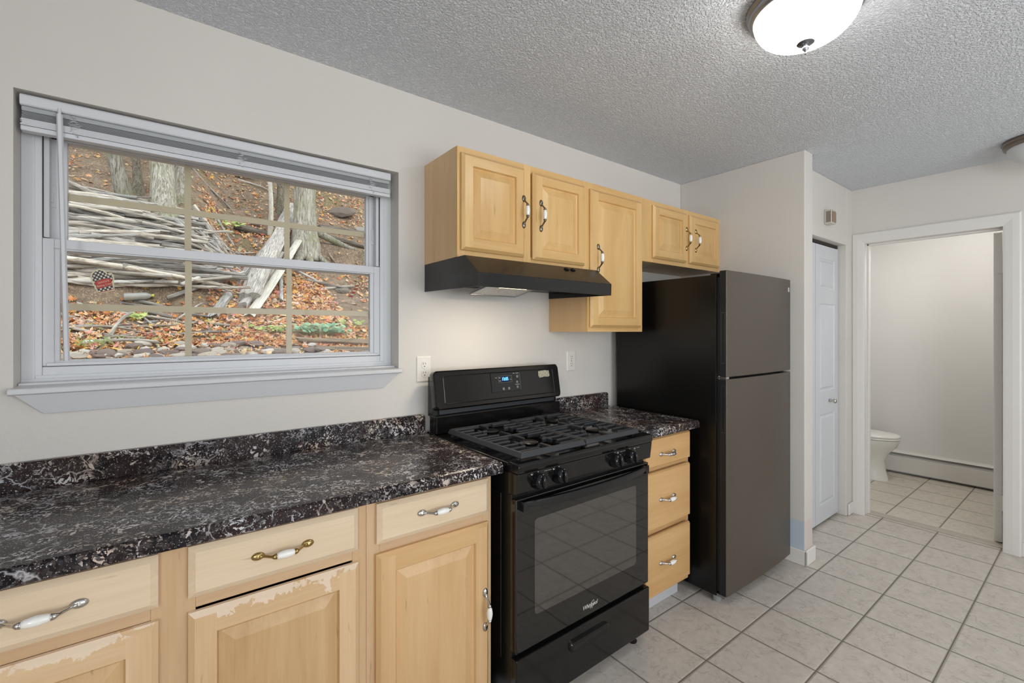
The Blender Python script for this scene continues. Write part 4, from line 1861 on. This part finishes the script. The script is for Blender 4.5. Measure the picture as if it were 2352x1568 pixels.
def trunk(label, base_uv, top_pt, r0, r1, mat, roots=0, h=7.5, name='tree', bend=0):
    p = on_hill(*base_uv)
    t = thing(name, label, 'tree', p)
    d = (Vector(top_pt) - p)
    d = d / d.z
    b = MB()
    n = 26
    rings = []
    for i in range(n + 1):
        f = i / n
        z = -.25 + (h + .25) * f ** 1.6
        flare = 1 + .45 * math.exp(-max(0, z) * 6)
        r = (r0 + (r1 - r0) * f) * flare
        cx, cy = d.x * z + bend * math.sin(z * 3) * .02, d.y * z
        ring = []
        for k in range(20):
            a = 2 * PI * k / 20
            rr = r * (1 + .10 * noise.noise(Vector((math.cos(a) * 1.5, math.sin(a) * 1.5, z * 1.2 + r0 * 90))))
            ring.append((cx + rr * math.cos(a), cy + rr * math.sin(a), z))
        rings.append(ring)
    b.loft(rings)
    obj('trunk', b, mat, t, smooth=True)
    r3 = random.Random(int(r0 * 1000))
    for q in range(5):
        z = h * (.45 + .11 * q)
        a = r3.uniform(0, 6.28)
        L = r3.uniform(.8, 1.8)
        s0 = Vector((d.x * z, d.y * z, z))
        pts = [s0 + Vector((math.cos(a) * L * f, math.sin(a) * L * f, L * .7 * f + .1 * math.sin(f * 5))) for f in (0, .25, .5, .75, 1)]
        b = MB()
        b.tube(pts, [r1 * .7, r1 * .55, r1 * .4, r1 * .25, .006], 8)
        obj('limb', b, mat, t, smooth=True)
    for (dx, dy, rr) in (roots or []):
        b = MB()
        pts = []
        for k in range(6):
            f = k / 5
            x, y = dx * f, dy * f
            pts.append((x, y, hill(p.x + x, p.y + y) - p.z + (.30 * (1 - f) ** 2 - .02 * f)))
        b.tube(pts, [rr, rr * .95, rr * .85, rr * .75, rr * .6, rr * .35], 10)
        obj('root', b, mat, t, smooth=True)
    return t


trunk('greenish tree trunk leaning left, nearest the left end of the window', (288, 462), (-.45, 6.5, 3.33), .072, .05, 'bark_grey')
trunk('thin dark tree trunk between the leaning and the widest left trunks', (318, 444), (-.315, 7.2, 3.54), .045, .03, 'bark_dark', bend=1)
trunk('wide grey tree trunk rising from the brushwood pile', (378, 500), (-.03, 6.4, 3.29), .112, .09, 'bark_grey')
trunk('smooth olive tree trunk directly right of the widest left trunk', (414, 462), (.155, 6.95, 3.5), .062, .05, 'bark_grey')
trunk('slim pale sapling trunk standing in the middle panes', (620, 545), (1.075, 6.8, 3.4), .028, .02, 'bark_pale', bend=2)
trunk('dark upright tree trunk partly behind the right vertical grille', (647, 486), (1.52, 8.3, 4.0), .065, .05, 'bark_dark')
trunk('broad tree trunk with splayed roots in the right panes', (700, 560), (1.60, 7.02, 3.46), .150, .125, 'bark_grey',
      roots=[(-.28, -.50, .075), (.02, -.55, .06), (.75, .02, .06), (.40, -.35, .05)])

# ---- brushwood
stick_meshes = []


def stick_shape(seed, L, r, wob=.05, seg=8, n=9, squash=1):
    rr = random.Random(seed)
    pts, rad = [], []
    a1, a2 = rr.uniform(0, 6), rr.uniform(0, 6)
    for k in range(n + 1):
        f = k / n
        pts.append((L * (f - .5), wob * L * .4 * math.sin(f * 4.2 + a1), wob * L * .3 * math.sin(f * 5.1 + a2)))
        rad.append(r * (1 - .45 * f) * (1 + rr.uniform(-.14, .14)))
    b = MB()
    b.tube(pts, [(q, q * squash) for q in rad], seg)
    return b


proto = []
for i in range(12):
    L = [1.5, 1.3, 1.1, .95, .8, .7, 1.7, .6, 1.2, .5, 1.0, .85][i]
    r = [.028, .022, .031, .019, .024, .015, .026, .018, .014, .012, .034, .010][i]
    b = stick_shape(i, L, r, .06 if i % 3 else .10)
    o = obj('branch', b, 'stick', smooth=True)
    proto.append([o, L, r, False])


def put_branch(k, x, y, z, yaw, pitch, label, group):
    o, L, r, used = proto[k]
    if used:
        o = o.copy()
        C.objects.link(o)
    proto[k][3] = True
    o.location = (x, y, z)
    o.rotation_euler = (rb.uniform(0, 6.28), pitch, yaw)
    tag(o, label, 'branch', group)
    return o


rb = random.Random(4)
PL = 'weathered branch stacked lengthwise in the brushwood pile on the slope'
for i in range(235):
    s = rb.random()
    y = 5.50 + .86 * s
    xr = .50 - .25 * s + (.15 if s < .35 else 0)
    k = rb.randrange(12) if rb.random() < .75 else rb.choice([0, 2, 6, 10])
    L = proto[k][1]
    x = rb.uniform(-1.35, xr - L / 2 + .1)
    zz = max(hill(x - L * .3, y), hill(x, y), hill(x + L * .3, y))
    lay = rb.choice([0, 0, .03, .055, .08])
    put_branch(k, x, y - .03 - lay * .5, zz + .015 + lay, R(rb.gauss(0, 5)), R(rb.gauss(2.5, 3)), PL, 'branches of the brushwood pile')
SL = 'loose branch lying scattered on the leaf-covered slope'
sc = [(470, 560), (500, 590), (455, 545), (520, 575), (540, 590), (470, 600), (485, 620), (500, 640), (450, 650), (480, 660), (530, 555), (450, 580),
      (200, 718), (260, 722), (180, 742), (230, 750), (300, 728), (330, 732), (270, 765), (215, 770), (190, 790), (350, 745), (380, 760), (320, 755), (410, 735),
      (480, 745), (395, 715), (170, 760), (245, 785), (560, 640), (590, 430), (560, 400), (760, 420), (735, 655), (780, 665), (480, 430), (330, 705), (440, 772)]
sc += [(rb.uniform(440, 590), rb.uniform(548, 612)) for _ in range(22)]
for (u, v_) in sc:
    p = on_hill(u, v_)
    k = rb.choice([3, 4, 5, 7, 9, 11, 5, 9])
    nrm = hill_n(p.x, p.y)
    yaw = R(rb.gauss(0, 28))
    pitch = -math.atan2(-(nrm.x * math.cos(yaw) + nrm.y * math.sin(yaw)), nrm.z)
    put_branch(k, p.x, p.y, p.z + .022, yaw, pitch, SL, 'loose branches on the slope')


# ---- leaning dead timber
def dead(name, label, cat, uv0, uv1, lift0, lift1, r0, r1, mat, squash=1.0, seg=12, rough=.25, seed=0):
    a, c = on_hill(*uv0), on_hill(*uv1)
    a.z += lift0
    c.z += lift1
    L = (c - a).length
    rr = random.Random(seed)
    b = MB()
    n = 14
    rings = []
    for i in range(n + 1):
        f = i / n
        r = r0 + (r1 - r0) * f
        ring = []
        for k in range(seg):
            an = 2 * PI * k / seg
            q = r * (1 + rough * noise.noise(Vector((math.cos(an) * 1.6 + seed, math.sin(an) * 1.6, f * 2.2))) + rough * .5 * noise.noise(Vector((math.cos(an) * 4, math.sin(an) * 4 + seed, f * 5))))
            ring.append((L * f + (rr.uniform(-.05, .05) if i in (0, n) else 0), q * math.cos(an) + .03 * math.sin(f * 3 + seed), q * squash * math.sin(an)))
        rings.append(ring)
    b.loft(rings)
    o = obj(name, b, mat, smooth=True, auto=50)
    d = (c - a).normalized()
    o.rotation_euler = d.to_track_quat('X', 'Z').to_euler()
    o.location = a
    tag(o, label, cat)
    return o


dead('dead_log', 'thick bleached dead log leaning down the slope behind the right grille', 'log', (582, 700), (668, 498), .06, .13, .100, .105, 'dead', .8, 14, .5, 1)
dead('dead_log', 'long narrow bleached log on the left side of the leaning timber', 'log', (492, 738), (612, 585), .03, .13, .046, .050, 'dead', .9, 10, .4, 2)
dead('dead_log', 'split cracked log lying between the thick log and the pale plank', 'log', (560, 715), (640, 610), .06, .15, .055, .06, 'dead', .7, 10, .6, 3)
dead('timber_plank', 'flat pale plank leaning against the dead logs', 'plank', (568, 735), (712, 535), .05, .14, .052, .050, 'plank', .38, 8, .12, 4)
dead('timber_plank', 'short pale split plank pointing up beside the tree roots', 'plank', (668, 605), (700, 530), .05, .13, .05, .035, 'plank', .4, 8, .15, 5)
dead('dead_branch', 'curved grey branch standing upright just left of the right grille', 'branch', (645, 698), (658, 615), .04, .10, .022, .018, 'dead', .8, 8, .3, 6)
dead('dead_branch', 'pale forked branch lying in front of the tree roots', 'branch', (684, 588), (732, 560), .04, .06, .022, .014, 'dead', .9, 8, .3, 7)
dead('dead_branch', 'short white branch lying below the splayed roots', 'branch', (700, 600), (716, 572), .04, .06, .03, .022, 'dead', .7, 8, .3, 8)
dead('fallen_log', 'mossy log along the top of the bare soil bank at right', 'log', (735, 528), (905, 552), .02, .02, .065, .055, 'stick_dark', .9, 12, .35, 9)
dead('fallen_log', 'thin brown log sagging below the mossy log at right', 'log', (742, 548), (905, 592), .05, .05, .038, .034, 'stick_dark', .9, 10, .3, 10)
dead('fallen_log', 'brown log lying across the soil bank left of the sapling', 'log', (545, 532), (632, 548), .05, .05, .055, .050, 'stick_dark', .9, 12, .3, 11)
dead('fallen_log', 'dark rotten log at the foot of the slope, upper of the pair', 'log', (690, 792), (905, 800), .04, .04, .045, .045, 'stick_dark', .8, 12, .4, 12)
dead('fallen_log', 'dark rotten log at the foot of the slope, lower of the pair', 'log', (735, 810), (905, 818), .03, .03, .045, .045, 'stick_dark', .8, 12, .4, 13)
dead('dead_branch', 'dark stick slanting down from the broad tree', 'branch', (725, 552), (775, 612), .04, .04, .018, .014, 'stick_dark', .9, 8, .3, 14)
dead('dead_branch', 'long brown stick lying left of the candy cane sticker', 'branch', (700, 648), (800, 668), .03, .03, .020, .018, 'stick_dark', .9, 8, .3, 15)


# ---- stones
def rock_shape(seed, r, flat=.55):
    import bmesh
    bm = bmesh.new()
    bmesh.ops.create_icosphere(bm, subdivisions=2, radius=1)
    for q in bm.verts:
        c = q.co.copy()
        d = 1 + .34 * noise.noise(c * 1.1 + Vector((seed * 7.1, 0, 0))) + .12 * noise.noise(c * 3 + Vector((0, seed * 3.3, 0)))
        q.co = Vector((c.x * d * r * 1.25, c.y * d * r * .9, c.z * d * r * flat))
    me = bpy.data.meshes.new('stone')
    bm.to_mesh(me)
    bm.free()
    return me


m = NT('field_stone')
v = m.coord()
oi = m.n('ShaderNodeObjectInfo')
c = m.ramp(oi.outputs['Random'], [(.0, lin((150, 128, 118))), (.3, lin((128, 116, 112))), (.55, lin((168, 150, 138))), (.72, lin((200, 190, 176))), (1, lin((222, 216, 206)))])
n = m.noise(v, 30, 5, .7)
c = m.mix(m.ramp(n, [(.3, .45), (.6, 0)]), c, lin((84, 72, 64)))
m.base(c)
m.set(rough=.8, spec=.2)
m.bump(n, .6, .01)
M['stone'] = m.m
M['stone_dark'] = m.m.copy()
M['stone_dark'].name = 'ledge_stone'
for q in M['stone_dark'].node_tree.nodes:
    if q.type == 'VALTORGB' and len(q.color_ramp.elements) == 5:
        for e_ in q.color_ramp.elements:
            e_.color = tuple(x * .52 for x in e_.color[:3]) + (1,)
rocks = []
for i in range(7):
    me = rock_shape(i, 1)
    me.materials.append(M['stone'])
    me.name = 'stone'
    rocks.append(me)
rk = random.Random(8)


def stone(x, y, r, label, group=None, flat=1, sink=.2):
    o = bpy.data.objects.new('stone', rk.choice(rocks))
    C.objects.link(o)
    o.scale = (r, r, r * flat)
    o.location = (x, y, hill(x, y) + r * .5 * (1 - sink) * flat)
    nrm = hill_n(x, y)
    o.rotation_euler = (math.asin(-nrm.y) * -.8 * -1, 0, rk.uniform(-.8, .8))
    tag(o, label, 'stone', group)
    return o


SG = 'stones in the row at the foot of the slope'
SLB = 'small rounded stone in the low row along the bottom of the window'
for i in range(112):
    x = rk.uniform(-.95, 1.15)
    y = rk.uniform(4.12, 4.50)
    if x < -.2 and y > 4.36:
        y -= .12
    stone(x, y, rk.uniform(.026, .053) * (1.15 if y < 4.3 else 1), SLB, SG, rk.uniform(.8, 1.1), .1)
for uv, r, lb, fl in (((782, 492), .24, 'large flat purplish rock ledge right of the broad tree', .55), ((556, 403), .16, 'mossy rock on the upper slope between the middle grilles', .6),
                      ((790, 672), .075, 'grey stone half buried below the candy cane sticker', .9), ((352, 652), .06, 'flat stone on the bare soil right of the mitten sticker', .7),
                      ((588, 520), .055, 'angular grey stone perched on the soil bank', 1.2), ((600, 514), .06, 'darker stone beside the perched angular stone', 1.2),
                      ((532, 782), .05, 'dark stone above the stone row in the middle pane', .9), ((850, 540), .2, 'dark rock behind the logs at the right edge of the window', .6)):
    p = on_hill(*uv)
    o = stone(p.x, p.y, r, lb, None, fl, .3)
    o.material_slots[0].link = 'OBJECT'
    o.material_slots[0].material = M['stone_dark']


# ---- leaves
LEAF = [(0, -.2), (.30, -.62), (.36, -.25), (.95, -.30), (.62, .02), (.98, .42), (.45, .38), (.34, .60), (.0, 1.05), (-.34, .60), (-.45, .38), (-.98, .42), (-.62, .02), (-.95, -.30), (-.36, -.25), (-.30, -.62)]


def leafmat(name, stops, trans=.25):
    m = NT(name)
    g = m.n('ShaderNodeNewGeometry')
    c = m.ramp(g.outputs['Random Per Island'], stops)
    m.base(c)
    m.set(rough=.55, spec=.25)
    return m.m


M['leaf'] = leafmat('autumn_leaf', [(0, lin((142, 96, 62))), (.16, lin((190, 124, 76))), (.30, lin((214, 156, 106))), (.44, lin((206, 170, 134))), (.58, lin((222, 190, 150))), (.68, lin((166, 110, 78))),
                                   (.77, lin((224, 184, 84))), (.83, lin((184, 84, 70))), (.89, lin((220, 168, 158))), (.95, lin((206, 190, 168))), (1, lin((158, 164, 92)))])
M['green_leaf'] = leafmat('green_leaf', [(0, lin((112, 140, 60))), (.5, lin((150, 172, 92))), (1, lin((190, 196, 120)))])
M['teal_leaf'] = leafmat('blue_green_leaf', [(0, lin((104, 144, 112))), (.5, lin((136, 172, 140))), (1, lin((160, 188, 150)))])
M['stem'] = simple('green_stem', (116, 124, 70), .6)


OVAL = [(0, -.9), (.32, -.5), (.42, 0), (.30, .5), (0, 1), (-.30, .5), (-.42, 0), (-.32, -.5)]
TORN = [(0, -.5), (.5, -.3), (.35, .1), (.8, .3), (.3, .5), (.1, .8), (-.4, .5), (-.3, .1), (-.7, -.1), (-.3, -.4)]


def add_leaf(b, p, nrm, size, rr, curl=.25, outline=LEAF):
    z = nrm
    a = Vector((rr.gauss(0, 1), rr.gauss(0, 1), rr.gauss(0, 1)))
    x = (a - z * a.dot(z)).normalized()
    y = z.cross(x)
    o = len(b.v)
    cu = rr.uniform(-curl, curl * 1.6)
    asp = rr.uniform(.75, 1.1)
    pts = [p + z * 0.002]
    for (lx, ly) in outline:
        h = cu * (lx * lx) + cu * .5 * ly * ly
        pts.append(p + x * lx * size * asp + y * ly * size + z * (h * size))
    n = len(outline)
    b.add(pts, [(0, 1 + i, 1 + (i + 1) % n) for i in range(n)])


rl = random.Random(21)
b = MB()
cnt = 0
tries = 0
while cnt < 17000 and tries < 150000:
    tries += 1
    y = 4.0 + 6.6 * rl.random() ** 1.25
    xmin = -.30 * y * .62 - .25
    xmax = y * .44
    x = rl.uniform(xmin, xmax)
    dn = .5 + .9 * noise.noise(Vector((x * .9, y * .9, 5)))
    dn += .5 * noise.noise(Vector((x * 3, y * 3, 9)))
    # heavy drifts below the timber and along the middle of the slope, bare soil elsewhere
    if x < .35 and 5.2 < y < 5.6:
        dn = .05
    elif x < .45 and 5.6 < y < 6.45:
        dn = .10
    elif x < .4 and y > 6.45:
        dn = .07 + .22 * max(0, dn - .5)
    elif y < 4.45 and x < 1.1:
        dn = .14
    elif x < .6 and y < 5.2:
        dn = .75 * dn + .25
    elif y < 5.9 and x < 1.2:
        dn = dn * .6 + .42
    elif .4 < x < 1.5 and y < 6.9:
        dn = .9
    elif .4 < x < 1.6 and y < 7.5:
        dn = .6
    elif x >= 1.2 and y < 4.9:
        dn = dn * .5 + .35
    elif x >= 1.3 and 4.9 < y < 7.1:
        dn = dn * .22
    else:
        dn = dn * .33
    if rl.random() > dn:
        continue
    z = hill(x, y)
    nn = hill_n(x, y)
    nn = (nn + Vector((rl.gauss(0, .42), rl.gauss(0, .42) - .1, rl.gauss(0, .15)))).normalized()
    add_leaf(b, Vector((x, y, z + rl.uniform(.004, .03))), nn, rl.uniform(.014, .026) + .020 * rl.random() ** 3, rl, .7, rl.choice((LEAF, LEAF, OVAL, TORN)))
    cnt += 1
o = obj('fallen_leaves', b, 'leaf', fix=False)
tag(o, 'orange, yellow and tan fallen maple leaves covering the slope', 'leaves', kind='stuff')


def plant(name, label, uv, n, spread, height, size, mat, seed, outline=LEAF, droop=.0):
    p = on_hill(*uv)
    t = thing(name, label, 'plant', p)
    rr = random.Random(seed)
    st = MB()
    lf = MB()
    for i in range(n):
        a = rr.uniform(0, 6.28)
        q = rr.random() ** .6 * spread
        tip = Vector((q * math.cos(a) * 1.3, q * math.sin(a) * .6, height * rr.uniform(.4, 1) - droop * q))
        g = Vector((tip.x * .3, tip.y * .3, -.02))
        mid = (tip + g) / 2 + Vector((0, 0, .02))
        st.tube([g, mid, tip], .0010, 4)
        add_leaf(lf, tip, Vector((rr.gauss(0, .35), -.55 + rr.gauss(0, .3), .8)).normalized(), size * rr.uniform(.7, 1.2), rr, .15, outline)
    obj('stems', st, 'stem', t)
    obj('leaves', lf, mat, t, fix=False)
    return t


ROUND = [(.5 * math.cos(2 * PI * k / 9) * (1 + .2 * (k % 3 == 0)), .5 * math.sin(2 * PI * k / 9) * (1 + .2 * (k % 3 == 0))) for k in range(9)]
plant('leafy_vine', 'pale green broad-leaved vine hanging near the top of the brushwood pile', (520, 530), 16, .17, .16, .055, 'green_leaf', 1)
plant('woodland_plant', 'blue-green clump of small round leaves at lower right of the window', (735, 775), 110, .23, .13, .040, 'teal_leaf', 2, ROUND)
plant('woodland_plant', 'small bright green plant left of the blue-green clump', (628, 768), 34, .15, .09, .034, 'green_leaf', 3, ROUND)
plant('seedling', 'green maple seedling among the leaves below the bottle', (318, 735), 8, .09, .05, .04, 'green_leaf', 4)
plant('weeds', 'sparse yellow-green weeds at the right end of the slope foot', (815, 755), 30, .22, .09, .028, 'green_leaf', 5, ROUND)
t = thing('grass_tuft', 'thin green grass tuft at the lower left corner of the window', 'grass', on_hill(225, 800))
b = MB()
rr = random.Random(9)
for i in range(60):
    x, y = rr.gauss(0, .10), rr.gauss(0, .04)
    hh = rr.uniform(.04, .10)
    dx, dy = rr.gauss(0, .05), rr.gauss(0, .03)
    z = hill(t.location.x + x, t.location.y + y) - t.location.z
    b.add([(x - .0015, y, z), (x + .0015, y, z), (x + dx * .5 + .001, y + dy * .5, z + hh * .7), (x + dx, y + dy, z + hh)], [(0, 1, 2), (0, 2, 3)])
obj('blades', b, simple('grass_green', (160, 172, 110), .6), t, fix=False)

# bottle + pipe
p = on_hill(318, 690)
t = thing('plastic_bottle', 'empty clear plastic bottle with a yellow cap lying on the soil', 'bottle', p + Vector((0, -.02, .035)))
b = MB()
b.lathe([(.006, -.105), (.028, -.104), (.033, -.098), (.034, -.05), (.032, -.02), (.034, .02), (.033, .055), (.022, .082), (.012, .094), (.012, .102)], (0, 0, 0), 20, 0, 'x')
m = NT('cloudy_clear_plastic')
m.base(lin((214, 214, 206)))
m.set(rough=.25)
m.b.inputs['Transmission Weight'].default_value = .55
obj('body', b, m.m, t, smooth=True)
b = MB()
b.lathe([(.0135, .098), (.0145, .100), (.0145, .114), (.012, .116)], (0, 0, 0), 16, 0, 'x')
obj('cap', b, simple('yellow_cap', (206, 200, 60), .4), t, smooth=True, auto=40)
t.rotation_euler = (0, R(-6), R(6))
p = on_hill(232, 792)
b = MB()
b.tube([(-.10, 0, 0), (.10, 0, 0)], .017, 14)
o = obj('plastic_tube', b, simple('pale_plastic', (206, 212, 214), .4), smooth=True, auto=40)
o.location = p + Vector((0, 0, .02))
tag(o, 'short white plastic tube lying just above the grass tuft', 'tube')
